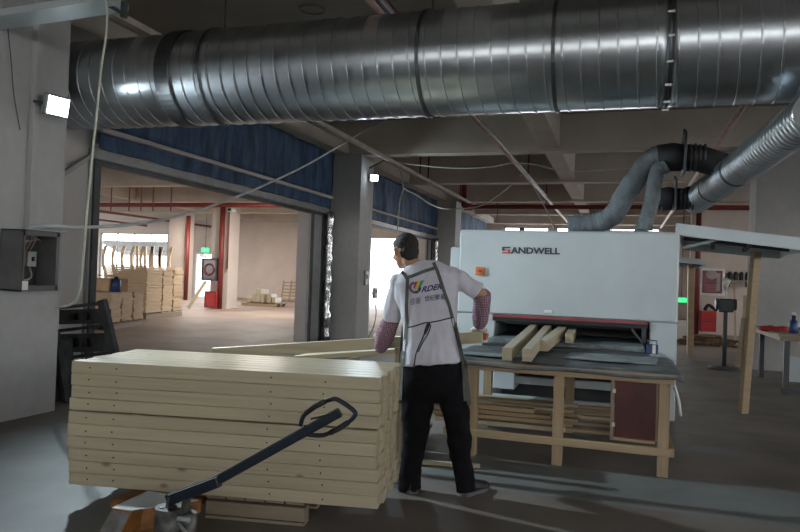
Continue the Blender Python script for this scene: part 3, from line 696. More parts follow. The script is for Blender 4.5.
# ================================================================== CABLES
def cable(pts, r, m, label, name='cable'):
    pp = smoothpath(pts, 8); return tag(MB().tube(pp, r, 7).build(name, m, origin=pp[0]), label, 'cable')
cable([(at(97, -60, Y=4.4)), at(107, 14, Y=4.4), at(101, 70, Y=4.4), at(95, 130, Y=4.4), at(88, 200, Y=4.4), at(83, 262, Y=4.4), at(78, 296, Y=4.5), at(70, 305, Y=4.7), at(56, 308, Y=5.3)], .0095, cable_w, 'pale cream cable hanging from the ceiling beside the nearest pillar')
cable([(x0+.12, ya+bw*.4, zb+.01), at(45, 226, X=-5.10), at(95, 227, Y=5.6), at(150, 222, Y=6.4), at(200, 210, Y=7.4), at(260, 187, Y=9), at(310, 163, Y=11), at(352, 138, Y=12.8), at(392, 115, Y=14.3)], .017, cable_g, 'long grey cable sweeping from the open box across the first shutter opening')
cable([at(398, 166, X=-5.45), at(402, 176, X=-5.44), at(404, 188, X=-5.42), at(418, 196, X=-5.3), at(432, 205, X=-5.2), at(448, 209, Y=22), at(480, 206, Y=21), at(505, 190, Y=19.5), at(520, 176, Y=18.4), at(526, 174, Y=18)], .02, cable_w, 'thin pale cable looping from the wall conduit towards the sprinkler pipe')
cable([at(404, 188, X=-5.42), at(400, 200, X=-5.42), at(398, 222, X=-5.44), at(397, 245, X=-5.46)], .016, cable_w, 'short pale cable dangling in front of the second tarpaulin')
cable([at(400, 163, Y=14.2), at(425, 166, Y=14.2), at(460, 168.5, Y=14.2), at(490, 167, Y=14.2), at(510, 163.5, Y=14.2), at(530, 164, Y=14.2), at(560, 170, Y=14.2), at(590, 171, Y=14.2), at(640, 168, Y=14.2)], .012, cable_w, 'thin white wire strung across under the ceiling beams')
cable([at(527, 176, Y=17), at(540, 198, Y=15), at(552, 222, Y=12.5), at(556, 231, Y=10)], .012, cable_g, 'dark thin cable dropping behind the sander top')
cable([at(395, 270, X=-5.38), at(388, 283, X=-5.38), at(380, 287, X=-5.38), at(371, 287, X=-5.38)], .010, redp, 'thin red wire curling from the switch box on the middle pillar')
cable([at(371, 288, X=-5.38), at(376, 310, X=-5.4), at(374, 325, X=-5.4), at(368, 338, X=-5.4)], .009, dgrey, 'thin dark wire hanging below the switch box')
for n_, (u, v, w_, h_, lab) in enumerate(((366, 278, .20, .32, 'small grey switch box on the corner of the middle pillar'), (375, 293, .18, .24, 'small white socket box below the switch box'))):
    c = at(u, v, X=-5.385); t = thing('switch_box', c, lab, 'switch box')
    MB().box(c, (.06, w_, h_), None, bev=.008).build('case', greyst if n_ == 0 else white, t); MB().box(c+V((.034, 0, .03)), (.012, w_*.4, h_*.3)).build('cover', dgrey, t)

# ================================================================== OVERHEAD PIPES
def pipe(pts, r, m, label, name='sprinkler_pipe', cat='pipe'):
    return tag(MB().tube([V(p) for p in pts], r, 10).build(name, m, origin=pts[0]), label, cat)
tag(MB().b2(-4.99, -4.91, 2.0, 24.0, 3.955, 4.025).build('wall_conduit', mat('pale_channel', (.50, .44, .38), .7), origin=(-4.95, 2, 3.96)), 'pale beige channel running back high along the shutter wall', 'channel')
q0, q1 = at(-40, 26, Y=4.58), at(118, 2, Y=4.58)
tr0 = thing('cable_tray', q1, 'pale grey cable tray crossing the top left corner in front of the pillar', 'tray')
MB().beam(q0, q1, .26, .06, bev=.004).build('tray', lgrey, tr0)
MB().cyl(q1+V((-.1, 0, .03)), (q1.x-.1, q1.y, 4.775), .01, 8).build('hanger_rod', dgrey, tr0)
RY = 22.2; zr = at(500, 207, Y=RY).z
rp = thing('sprinkler_main', (-5, RY, zr), 'dark red sprinkler main crossing the whole hall behind the sander', 'pipe')
MB().cyl((-5.0, RY, zr), (XR, RY, zr), .075, 12).build('run', redp, rp)
MB().tube([(-5.0, RY, zr), (-5.05, RY, zr+.05), (-5.07, RY, 4.77)], .09, 12).build('riser', redp, rp)
MB().cyl((-5.04, RY, zr), (-4.75, RY, zr), .12, 12).build('coupling', redp, rp)
zl = at(150, 205, Y=22.2).z
rp = thing('sprinkler_main', (-20, 22.2, zl), 'red sprinkler main crossing the neighbouring hall', 'pipe')
MB().cyl((-29, 22.2, zl), (WX-.3, 22.2, zl), .08, 12).build('run', redp, rp)
def ypipe(u, v, z, y0, y1, r, m, label, name='sprinkler_pipe'):
    p = at(u, v, Z=z); return pipe([(p.x, y0, z), (p.x, y1, z)], r, m, label, name)
ypipe(508, 155, 3.96, 2, 32, .04, pinkp, 'sprinkler branch pipe running back above the sander, left of the girder')
ypipe(498, 140, 3.90, 2, 20, .018, dgrey, 'thin dark rod pipe running back just under the sprinkler branch pipe', 'conduit')
ypipe(720, 140, 3.96, 2, 32, .045, pinkp, 'pink sprinkler branch pipe running back above the small spiral duct')
p = at(388, 5, Z=4.25); pipe([(p.x, 1, 4.25), (p.x, 9.4, 4.25)], .035, redp, 'red pipe crossing the ceiling above the large duct')
# vertical pipe drops hanging from the ceiling
for n_, (u, y, v1, lb) in enumerate(((352, 14.5, 133, 'left of the conduit'), (371, 14.5, 155, 'by the conduit'), (420, 18.2, 175, 'in front of the second beam, left'), (428, 18.2, 182, 'in front of the second beam, right'), (460, 22.8, 203, 'left of the sander top'), (528, 17.5, 178, 'beside the sprinkler branch'), (573, 26, 205, 'right of the girder'), (546, 22.5, 206, 'between pipe and girder'), (497, 27, 222, 'far bay'))):
    p = at(u, v1, Y=y)
    tag(MB().cyl((p.x, y, p.z), (p.x, y, 4.77), .022, 8).build('pipe_hanger', redp, origin=(p.x, y, p.z)), 'thin dark red drop rod hanging from the ceiling, %s' % lb, 'rod')
# red pipes in the neighbouring hall
for n_, (u, v, lb) in enumerate(((120, 214, 'nearer of the red pipes slanting back in the neighbouring hall'), (140, 225, 'farther of the red pipes slanting back in the neighbouring hall'))):
    ypipe(u, v, 3.75, 14+3*n_, 32, .06, redp, lb)
ph = [at(u, 230, Y=19) for u in (110, 128, 140, 152, 170)]
for n_, p in enumerate(ph):
    tag(MB().cyl((p.x, 19, 3.3), (p.x, 19, 4.77), .02, 6).build('pipe_hanger', redp, origin=(p.x, 19, 3.3)), 'thin red drop rod over the board stacks in the next hall, %s from the left' % ('first', 'second', 'third', 'fourth', 'fifth')[n_], 'rod')
p = at(187, 260, Y=27.4); pipe([(p.x, 27.4, 0), (p.x, 27.4, 3.9)], .10, redp, 'thick red vertical pipe beside the pale column by the exit door')
p = at(222.5, 260, Y=22.6); pipe([(p.x, 22.5, 0), (p.x, 22.5, 3.95)], .10, redp, 'thick red vertical pipe on the column with the fire cabinet')
p = at(229, 240, Y=22.6); pipe([(p.x, 22.55, 1.5), (p.x, 22.55, 3.8)], .025, redp, 'thin red pipe on the right of the column with the fire cabinet')
struct(MB().b2(at(168, 260, Y=27.6).x, at(184, 260, Y=27.6).x, 27.6, 28.3, 0, 4.05).build('pillar', hallm, origin=(at(176, 260, Y=27.6).x, 28, 0)))
p = at(693.5, 300, Y=22.9); q = at(699, 300, Y=22.9); pipe([((p.x+q.x)/2, 22.8, 0), ((p.x+q.x)/2, 22.8, zr)], (q.x-p.x)/2, redp, 'thick bright red vertical pipe at the end of the partition wall')
# ceiling ring mark and small dark fitting
p = at(312, 9, Z=4.77); m = MB(); m.tube([p+V((.16*cos(a*pi/10), .16*sin(a*pi/10), -.012)) for a in range(20)], .012, 6, False, closed=True)
tag(m.build('ceiling_ring', ceilm, origin=p), 'faint round ring fitting on the ceiling above the large duct', 'fitting')
# angle bracket hanging near the top left
p, q = at(92, -4, Y=4.6), at(124, 14, Y=4.6)
t = thing('cable_bracket', p, 'dark steel angle bracket hanging from the ceiling at the top left', 'bracket')
MB().beam(p, q, .05, .03).build('arm', dgrey, t); MB().beam(q+V((0, 0, .10)), q-V((0, 0, .03)), .04, .04).build('end_plate', dgrey, t)
MB().beam(p, (p.x, p.y, 4.75), .03, .03).build('drop_rod', dgrey, t)
# diagonal brace by the first opening
tag(MB().beam(at(60, 176, X=-6.12), at(97, 152, X=-6.12), .05, .05).build('diagonal_brace', greyst, origin=at(60, 176, Y=6.3)), 'grey diagonal brace beside the nearest pillar under the tarpaulin', 'brace')
# angle strap on the middle pillar above the floodlight
tag(MB().beam(at(370, 168, X=-5.38), at(388, 158, X=-5.45), .03, .03).build('lamp_strut', dgrey, origin=at(370, 168, X=-5.38)), 'short dark strut above the floodlight on the middle pillar', 'strut')

# ================================================================== TIMBER STACK
A = V((-3.12, 3.335, 0)); B = V((-1.275, 3.665, 0)); ang = math.atan2(B.y-A.y, B.x-A.x); LEN = (B-A).length
ex = V((cos(ang), sin(ang), 0)); ey = V((-sin(ang), cos(ang), 0))
BH, BD, GAP = .0715, .104, .0012
NC, NR_ = 10, 7
ordn = ['first', 'second', 'third', 'fourth', 'fifth', 'sixth', 'seventh', 'eighth', 'ninth', 'tenth']
me_board = None
holem = mat('screw_hole_dark', (.02, .012, .008), .9)
rnd = random.Random(11)
proto = None; proto_hole = None
bdata = None; hdata = None
cofs = [rnd.uniform(-.004, .004) for _ in range(NC)]; cofs = [.0, .0, .002, -.003, -.016, -.020, -.022, -.014, -.006, .004][::-1] if False else [.012, .004, -.004, -.012, -.014, -.012, -.004, .0, .002, .0]
rofs = [0, .026, .006, .040, .014, .046, .024]
for c_ in range(NC):                      # from the bottom
    z = .142+c_*(BH+GAP)+(.008 if c_ >= 6 else 0)
    for r_ in range(NR_):
        if bdata is None:
            o = MB().box((LEN/2, BD/2, BH/2), (LEN, BD-.006, BH), None, bev=.004).build('bed_slat_board', PINE['X']); bdata = o
            hdata = MB().cyl((0, -.0012+.001, 0), (0, .002, 0), .0048, 8).build('screw_hole', holem)
            hdata.parent = o
            root = o
        else:
            root = bdata.copy(); C.objects.link(root)
        P_ = A + ex*(cofs[c_]+rofs[r_]*.6+rnd.uniform(-.004, .004)) + ey*(r_*BD+rnd.uniform(-.0005, .0005)) + V((0, 0, z))
        root.location = P_; root.rotation_euler = (0, 0, ang+rnd.uniform(-.0004, .0004))
        oc = ordn[NC-1-c_]
        if r_ == 0: lab = 'front board in the %s course from the top of the pale timber stack' % oc
        elif c_ == NC-1: lab = 'top-layer board, %s back from the front edge of the pale timber stack' % ordn[r_]
        else: lab = 'pale board in the %s course from the top, %s row back, its end showing' % (oc, ordn[r_])
        tag(root, lab, 'board', 'boards of the pale timber stack')
        if r_ == 0:
            for hx in (.12, .29, 1.235, 1.55) if c_ % 3 else (.12, .29, 1.24, 1.555):
                if root is bdata and hx == .12: h = hdata
                else: h = hdata.copy(); C.objects.link(h); h.parent = root
                h.location = (hx+rnd.uniform(-.004, .004), 0.0, BH/2+rnd.uniform(-.006, .006))
sp = A+ex*.42+ey*.05+V((0, 0, .142+6*(BH+GAP)+.001))
tag(MB().box(sp, (.05, .09, .0065), Matrix.Rotation(ang, 3, 'Z')).build('spacer_sliver', PINEW['X'], origin=sp), 'thin wooden spacer sliver in the gap across the stack front', 'spacer')
# pallet under the stack
pal = thing('wooden_pallet', A+ex*.86, 'dark rough wooden pallet under the pale timber stack', 'pallet')
def pallet(root, o0, exv, eyv, L, D, h, m, nslat=5, nrun=3):
    R = Matrix((exv, eyv, V((0, 0, 1)))).transposed()
    bl = h*.62
    for j in range(nrun):
        yy = .05+(D-.10)*j/(nrun-1)
        MB().box(o0+exv*L/2+eyv*yy+V((0, 0, h*.16+bl/2-.003)), (L, .09, bl*.9), R, bev=.002).build('runner', m['X'], root)
        MB().box(o0+exv*L/2+eyv*yy+V((0, 0, h*.07)), (L, .10, h*.13), R, bev=.002).build('bottom_slat', m['X'], root)
    for j in range(nslat):
        xx = .06+(L-.12)*j/(nslat-1)
        MB().box(o0+exv*xx+eyv*D/2+V((0, 0, h-.011)), (.11, D, .02), R, bev=.002).build('slat', m['Y'], root)
pallet(pal, A+ex*.86+ey*.03, ex, ey, LEN-1.28, .70, .14, GREYW, 5, 3)
# low pallet of boards behind the stack, seen over its back right corner
rnd = random.Random(5)
for z in range(2):
    for q in range(3):
        p = at(300+8*q, 352-5*q, Y=5.0+.16*q); p.z = .62+.05*z
        if z == 0 and q == 0: pass
# ================================================================== PALLET TRUCK
pt_ = thing('pallet_truck', (-2.15, 2.95, 0), 'hand pallet truck with orange chassis and dark blue tiller in front of the stack', 'pallet truck')
FZ = .10
# chassis cowl: tapered orange box with a worn grey face
w0, w1 = at(113, 496, Y=2.95), at(163, 493, Y=3.12)
cx0, cx1 = at(112, 520, Y=2.86).x, at(156, 520, Y=2.98).x
m = MB()
fr = [V((cx0-.02, 2.66, .02)), V((cx0+.12, 2.66, .02)), V((cx0+.15, 2.82, .262)), V((cx0+.035, 2.82, .262))]
bk = [V((cx0+.02, 3.28, .02)), V((cx0+.20, 3.28, .02)), V((cx0+.19, 3.20, .10)), V((cx0+.05, 3.20, .10))]
m.add(fr+[p+V((.0, .30, 0)) for p in fr], [(0,1,2,3),(4,7,6,5),(0,4,5,1),(1,5,6,2),(2,6,7,3),(3,7,4,0)])
m.build('cowl', orangep, pt_)
wear = mat('worn_grey_plate', (.23, .22, .21), .55, .2, var=.25, scale=12)
q = [f.lerp(sum(fr, V((0,0,0)))/4, .06)+V((0, -.004, .0)) for f in fr]
m = MB(); m.add(q+[p+V((0, .003, 0)) for p in q], [(0,1,2,3),(4,7,6,5),(0,4,5,1),(1,5,6,2),(2,6,7,3),(3,7,4,0)]); m.build('worn_face_plate', wear, pt_)
m = MB(); m.add([V((cx0+.03, 2.82, .266)), V((cx0+.14, 2.82, .266)), V((cx0+.36, 3.06, .275)), V((cx0+.04, 3.08, .275)), V((cx0+.03, 2.82, .262)), V((cx0+.14, 2.82, .262)), V((cx0+.36, 3.06, .271)), V((cx0+.04, 3.08, .271))], [(0,1,2,3),(4,7,6,5),(0,4,5,1),(1,5,6,2),(2,6,7,3),(3,7,4,0)])
m.build('top_plate', lgrey, pt_)
m = MB(); m.add([V((cx0+.14, 2.90, .262)), V((cx0+.35, 3.06, .268)), V((cx0+.35, 3.06, .20)), V((cx0+.14, 2.90, .14)), V((cx0+.14, 2.94, .262)), V((cx0+.35, 3.10, .268)), V((cx0+.35, 3.10, .20)), V((cx0+.14, 2.94, .14))], [(0,1,2,3),(4,7,6,5),(0,4,5,1),(1,5,6,2),(2,6,7,3),(3,7,4,0)]); m.build('side_flange', orangep, pt_)
for fx in (-2.74, -2.40):
    m = MB(); m.b2(fx-.06, fx+.06, 3.33, 4.10, .045, .095, bev=.008); m.build('fork', orangep, pt_)
    MB().cyl((fx-.04, 4.0, .04), (fx+.04, 4.0, .04), .038, 14).build('fork_roller', rubber, pt_)
castm = mat('greasy_cast_steel', (.13, .13, .12), .5, .5, var=.35, scale=14)
b0 = at(168, 500, Y=2.87); b1 = at(219, 481, Y=2.87+.02); b2p = at(340, 412, Y=2.95)
hx = at(176, 512, Y=2.86); hb = V((hx.x, 2.86, hx.z))
m = MB(); m.cyl((hb.x-.035, hb.y, .10), (hb.x-.035, hb.y, hb.z+.02), .070, 18); m.cyl((hb.x+.055, hb.y+.02, .10), (hb.x+.055, hb.y+.02, hb.z+.0), .042, 14); m.b2(hb.x-.10, hb.x+.11, hb.y-.05, hb.y+.09, .10, .15, bev=.01)
m.build('hydraulic_pump', castm, pt_)
for bxx, byy, bzz in ((-.06, -.03, .025), (.0, -.04, .02), (.07, 0, 0), (-.03, .03, .03)):
    MB().cyl((hb.x+bxx, hb.y+byy, hb.z-.03), (hb.x+bxx, hb.y+byy, hb.z+bzz), .012, 6).build('pump_bolt', greyst, pt_)
for s_ in (-.055, .03):
    MB().add([V((hb.x+s_, hb.y-.03, hb.z-.06)), V((hb.x+s_, hb.y+.06, hb.z-.06)), V((hb.x+s_+.01, b0.y+.03, b0.z+.02)), V((hb.x+s_+.01, b0.y-.02, b0.z+.02)), V((hb.x+s_+.012, hb.y-.03, hb.z-.06)), V((hb.x+s_+.012, hb.y+.06, hb.z-.06)), V((hb.x+s_+.022, b0.y+.03, b0.z+.02)), V((hb.x+s_+.022, b0.y-.02, b0.z+.02))], [(0,1,2,3),(4,7,6,5),(0,4,5,1),(1,5,6,2),(2,6,7,3),(3,7,4,0)]).build('yoke_plate', castm, pt_)
MB().cyl((hb.x-.08, hb.y-.02, hb.z-.02), (hb.x+.09, hb.y-.02, hb.z-.02), .012, 10).build('pivot_pin', greyst, pt_)
MB().tube(smoothpath([(hb.x+.05, hb.y-.05, hb.z-.03), (hb.x+.12, hb.y-.08, hb.z-.06), (hb.x+.13, hb.y-.04, .16)], 4), .008, 8).build('release_rod', greyst, pt_)
for s_ in (-1, 1):
    MB().cyl((hb.x+s_*.03-.02, hb.y, .085), (hb.x+s_*.075, hb.y, .085), .085, 22).build('steer_wheel', rubber, pt_)
m = MB(); m.beam(b0, b1, .040, .056, bev=.004); m.build('tiller_base', blued, pt_)
m = MB(); m.beam(b0+(b1-b0)*.05+V((-.002, -.012, .024)), b1+V((-.002, -.012, .024)), .02, .003); m.build('worn_edge_strip', lgrey, pt_)
m = MB(); m.beam(b1-(b1-b0)*.15, b2p, .034, .046, bev=.006); m.build('tiller_bar', blued, pt_)
loop = [at(u, v, Y=2.93) for u, v in ((300.5, 426), (303, 417), (309, 411), (320, 403.5), (331, 399.5), (336, 399), (345, 404), (354, 411), (355, 415), (350, 421), (340, 427), (327, 434), (319, 435.5), (305, 434), (299, 433))]
m = MB(); m.tube(smoothpath(loop, 4), .0105, 10); m.build('handle_loop', blued, pt_)
m = MB(); m.tube([at(u, v, Y=2.925) for u, v in ((348, 422.5), (338, 429), (330, 433))], [.0125]*3, 12); m.tube([at(u, v, Y=2.925) for u, v in ((306, 413), (315, 406.5), (325, 401.5))], [.0125]*3, 12); m.build('grip', rubber, pt_)
m = MB(); m.tube([at(u, v, Y=2.92) for u, v in ((331, 414), (318, 417.5), (311, 419))], [.005]*3, 8); m.build('release_lever', black, pt_)

# ================================================================== LEANING DARK RACK AT LEFT
rk = thing('leaning_rack', (-5.6, 6.2, 0), 'dark slatted plastic pallets on a leaning frame beside the nearest pillar', 'rack')
darkp = mat('dusty_dark_plastic', (.05, .052, .055), .7, var=.3, scale=6)
def rp_(u, v, Y=6.15): return at(u, v, Y=Y)
MB().beam(rp_(102, 300), rp_(125, 398), .07, .09, bev=.005).build('side_post', darkp, rk)
MB().beam(rp_(56, 330, 5.95), rp_(70, 425, 5.85), .06, .06, bev=.005).build('side_post', darkp, rk)
for (v0, v1) in ((306, 303), (329, 325), (357, 352)):
    MB().beam(rp_(58, v0+2), rp_(112 if v0 > 340 else 106, v1), .05, .035, bev=.004).build('cross_rail', darkp, rk)
for (va, vb) in ((309, 325), (333, 353)):
    p, q = rp_(62, (va+vb)/2, 6.2), rp_(106, (va+vb)/2-1, 6.2); hh = (vb-va)/690*6.9
    m = MB(); L_ = (q-p)
    def sl(f0, f1, z0, z1, dy=0):
        a, b = p+L_*f0, p+L_*f1; m.beam(a.lerp(a, 0)+V((0, dy, (z0+z1)/2*hh)), b+V((0, dy, (z0+z1)/2*hh)), .08, (z1-z0)*hh)
    sl(0, 1, .25, .5); sl(0, 1, -.5, -.25); sl(0, .22, -.25, .25); sl(.72, 1, -.25, .25); sl(.45, .52, -.25, .25)
    m.build('pallet_deck', darkp, rk)
    MB().beam(p+V((0, .07, 0)), q+V((0, .07, 0)), .02, hh*.9).build('deck_back', black, rk)
m = MB(); m.beam(rp_(60, 340, 6.0), rp_(66, 400, 5.95), .25, .03); m.build('lower_panel', darkp, rk)

# ================================================================== BOARD THE WORKER HOLDS AND BOARDS BEHIND THE STACK
hb0, hb1 = at(214, 353, Y=4.95), at(483, 337, Y=5.02)
p, q = V(hb0), V(hb1)
tag(MB().beam(p, q, .06, .085, bev=.003).build('held_board', PINE['X'], origin=p), 'long pale board held in both hands by the worker', 'board')
for n_, (u0, v0, u1, v1, yy, lab) in enumerate(((300, 357, 420, 349, 5.35, 'pale board lying just behind the stack, nearest of three'), (310, 354, 425, 343, 5.6, 'pale board lying behind the stack, middle of three'), (330, 349, 430, 338, 5.85, 'pale board lying behind the stack, farthest of three'))):
    p, q = at(u0, v0, Y=yy), at(u1, v1, Y=yy); 
    tag(MB().beam(p, q, .22, .04, bev=.003).build('loose_board', PINE['X'], origin=p), lab, 'board')
# trestle carrying those boards
tr = thing('trestle', (-1.9, 5.6, 0), 'rough timber trestle behind the stack carrying pale boards', 'trestle')
zt = at(380, 352, Y=5.6).z-.045
xa, xb = at(330, 350, Y=5.6).x, at(395, 350, Y=5.6).x
for xx in (xa+.1, xb-.05):
    for yy in (5.3, 5.9): MB().b2(xx-.03, xx+.03, yy-.03, yy+.03, 0, zt-.12).build('leg', PINEW['Z'], tr)
    MB().b2(xx-.03, xx+.03, 5.22, 5.98, zt-.12, zt-.06).build('cross_bar', PINEW['Y'], tr)
pw_ = at(399, 370, Y=5.15)
tag(MB().b2(pw_.x-.03, pw_.x+.03, 5.12, 5.18, 0, at(399, 338, Y=5.15).z).build('timber_upright', GREYW['Z'], origin=(pw_.x, 5.15, 0)), 'narrow upright timber between the stack and the worker', 'post')

# ================================================================== NEIGHBOURING HALL THINGS
ply = mat('raw_plywood', (.70, .54, .36), .75, var=.12, scale=5, stretch=(1, 1, 30), obj_random=.08)
def bundle(x0, x1, y0, y1, z0, z1, th, label, name='panel_bundle', seed=0):
    r = random.Random(seed); m = MB(); z = z0; zz = []
    while z < z1-.001:
        h = min(th, z1-z); a, b, c_, d = [r.uniform(-.012, .012) for _ in range(4)]
        m.b2(x0+a, x1+b, y0+c_, y1+d, z+.003, z+h); z += h
    return tag(m.build(name, ply, origin=((x0+x1)/2, (y0+y1)/2, z0)), label, 'stack')
def hall_pallet(u0, v0, u1, v1, z, depth, label):
    p, q = at(u0, v0, Z=0), at(u1, v1, Z=0); e = (q-p); L = e.length; e.normalize(); f = V((-e.y, e.x, 0))
    t = thing('wooden_pallet', p, label, 'pallet'); pallet(t, p, e, f, L, depth, z, GREYW, 6, 3); return p, e, f, L
# right pallet: three tall columns of panels
def col_stack(p, e, f, s0, s1, d, z0, z1, th, label, seed):
    r = random.Random(seed); m = MB(); R = Matrix((e, f, V((0, 0, 1)))).transposed(); z = z0
    while z < z1-.001:
        h = min(th, z1-z); c = p+e*((s0+s1)/2+r.uniform(-.02, .02))+f*(d/2+.02+r.uniform(-.02, .02)); c.z = z+h/2
        m.box(c, (s1-s0, d, h-.006), R); z += h
    return tag(m.build('panel_bundle', ply, origin=p+e*s0), label, 'stack')
p, q = at(143, 319, Z=0), at(180, 316.5, Z=0)
e = V((0.02, 1, 0)).normalized(); f = V((-1, .02, 0)); L = 1.75
p = at(146, 319.5, Z=0); q = at(182, 315.5, Z=0); e = (q-p); L = e.length; e.normalize(); f = V((-e.y, e.x, 0)); t = thing('wooden_pallet', p, 'farther pallet in the next hall under the tall panel bundles', 'pallet'); pallet(t, p, e, f, L, 1.35, .17, GREYW, 6, 3)
for k_, (s0, s1) in enumerate(((.0, L*.40), (L*.43, L*.70), (L*.73, L))):
    col_stack(p, e, f, s0, s1, 1.25, .175, .95, .055, 'lower half of the %s tall panel bundle on the farther pallet' % ('nearest', 'middle', 'hindmost')[k_], 20+k_)
    col_stack(p, e, f, s0, s1, 1.25, .955, at(150, 266, Y=p.y).z, .055, 'upper half of the %s tall panel bundle on the farther pallet' % ('nearest', 'middle', 'hindmost')[k_], 30+k_)
p = at(110, 330, Z=0); q = at(143, 324.5, Z=0); e = (q-p); L = e.length; e.normalize(); f = V((-e.y, e.x, 0)); t = thing('wooden_pallet', p, 'nearer pallet in the next hall under the low panel bundles', 'pallet'); pallet(t, p, e, f, L, 1.5, .15, GREYW, 6, 3)
for k_, (s0, s1) in enumerate(((.0, L*.31), (L*.34, L*.65), (L*.69, L))):
    col_stack(p, e, f, s0, s1, 1.35, .155, at(118, 293, Y=p.y).z, .06, '%s low panel bundle on the nearer pallet in the next hall' % ('nearest', 'middle', 'hindmost')[k_], 40+k_)
zt = at(118, 293, Y=p.y).z+.003; yb = p.y
c = at(100, 285, Y=yb+.5); tag(MB().b2(at(90, 285, Y=yb+.3).x, at(110.5, 285, Y=yb+.3).x, yb+.25, yb+.9, zt, at(100, 278, Y=yb+.3).z, bev=.01).build('cardboard_box', mat('tan_cardboard', (.50, .34, .21), .85), origin=(c.x, yb+.5, zt)), 'tan cardboard box on the nearer pallet of panel bundles', 'box')
c = at(116, 285, Y=yb+.4); rr = .11
t = thing('blue_drum', (c.x, yb+.4, zt), 'small blue drum beside the tan box on the nearer pallet', 'drum')
MB().cyl((c.x, yb+.4, zt), (c.x, yb+.4, zt+.30), rr, 18).build('body', mat('drum_blue', (.03, .07, .22), .4), t); MB().cyl((c.x, yb+.4, zt+.30), (c.x, yb+.4, zt+.36), .05, 14).build('lid', black, t)
# rack of wavy strips in front of the bright window
wy = 25.0
zlo, zhi = at(130, 290, Y=wy).z, at(130, 246, Y=wy).z
strm = mat('pale_bent_strip', (.85, .68, .48), .7, obj_random=.08)
def strip(u, wav, k_):
    m = MB(); rings = []; c = at(u, 270, Y=wy)
    for q in range(15):
        f_ = q/14; z = max(.12, zlo)+(zhi-max(.12, zlo))*f_; x = c.x+(.10*sin(f_*2*pi*1.0+.3) if wav else .02*sin(f_*5)); w = .12+.05*abs(sin(f_*pi*1.5)) if wav else .13
        rings.append([(x-w/2, wy-.02, z), (x+w/2, wy-.02, z), (x+w/2, wy+.02, z), (x-w/2, wy+.02, z)])
    m.loft(rings, True, sm=False)
    return m.build('bent_strip', strm, origin=(c.x, wy, .1))
for k_ in range(9):
    tag(strip(95+k_*9.4, True, k_), 'wavy bent wood strip standing before the bright opening, %s from the left' % ordn[k_], 'strip', 'bent strips on the drying rack')
for k_ in range(4):
    tag(strip(137+k_*7.6, False, k_), 'straight wood strip above the tall bundles, %s from the right end' % ordn[3-k_], 'strip', 'bent strips on the drying rack')
t = thing('strip_rack', (at(130, 280, Y=wy).x, wy, 0), 'low rail rack holding the bent strips before the bright opening', 'rack')
xa, xb = at(92, 280, Y=wy).x, at(168, 280, Y=wy).x
MB().b2(xa, xb, wy-.09, wy-.03, .07, .13).build('bottom_rail', PINEW['X'], t); MB().b2(xa, xb, wy+.03, wy+.07, 1.0, 1.06).build('back_rail', PINEW['X'], t)
for x in (xa, (xa+xb)/2, xb): MB().b2(x-.04, x+.04, wy+.08, wy+.14, 0, 1.3).build('post', PINEW['Z'], t)
# corrugated grey fringe awning outside that opening
m = MB(); aw = []; ya_, za_ = YF+.35, 2.9
for q in range(61):
    x = -29+q*.1; dz = .04*(q % 2); aw.append([(x, ya_, za_+dz), (x, ya_+2.2, za_-.75+dz), (x, ya_+2.2, za_-.78+dz), (x, ya_, za_-.03+dz)])
m.loft(aw, True, sm=False); tag(m.build('corrugated_awning', mat('old_roof_sheet', (.33, .33, .32), .8), origin=(-26, ya_, za_)), 'grey corrugated awning outside the bright opening of the next hall', 'awning')
tag(MB().b2(-25.4, -23.2, YF+4, YF+4.3, 2.4, 3.1).b2(-25.4, -25.3, YF+4.1, YF+4.2, -.3, 2.4).b2(-23.3, -23.2, YF+4.1, YF+4.2, -.3, 2.4).build('green_fascia', mat('green_sheet', (.25, .45, .33), .8), origin=(-24, YF+4, 2.4)), 'pale green sheet strip outside above the bent strips', 'sheet')
# exit door and exit sign
d = struct(thing('door_4', (-21.6, YF, 0), None, None))
fr = MB(); x0, x1 = FARH[1][0], FARH[1][1]; fr.b2(x0-.06, x0+.03, YF-.03, YF+.02, 0, 2.3); fr.b2(x1-.03, x1+.06, YF-.03, YF+.02, 0, 2.3); fr.b2(x0-.06, x1+.06, YF-.03, YF+.02, 2.27, 2.36); fr.build('door_frame', white, d)
def exit_sign(c, k, label):
    c = V(c); t = thing('exit_sign', c, label, 'sign')
    MB().box(c, (.55*k, .05, .28*k), None, bev=.01).build('case', mat('sign_case', (.1, .3, .15), .5), t)
    MB().box(c+V((0, -.027, 0)), (.50*k, .006, .23*k)).build('face', greenem, t)
    m = MB(); y = c.y-.034   # running figure and arrow in white
    m.box(c+V((-.02*k, -.033, .07*k)), (.035*k, .004, .035*k)); m.beam(c+V((-.02*k, -.033, .05*k)), c+V((-.05*k, -.033, -.02*k)), .004, .035*k)
    m.beam(c+V((-.05*k, -.033, -.02*k)), c+V((-.0*k, -.033, -.08*k)), .004, .025*k); m.beam(c+V((-.05*k, -.033, -.02*k)), c+V((-.10*k, -.033, -.07*k)), .004, .025*k)
    m.beam(c+V((.08*k, -.033, 0)), c+V((.19*k, -.033, 0)), .004, .03*k); m.beam(c+V((.14*k, -.033, .05*k)), c+V((.20*k, -.033, 0)), .004, .025*k); m.beam(c+V((.14*k, -.033, -.05*k)), c+V((.20*k, -.033, 0)), .004, .025*k)
    m.build('symbol', white, t); MB().cyl(c+V((0, 0, .14*k)), (c.x, c.y, 4.77), .012, 6).build('hanging_rod', dgrey, t); return t
c = at(205.5, 250, Y=30.5); exit_sign((c.x, 30.5, c.z), .95, 'green exit sign hanging beside the doorway in the next hall')
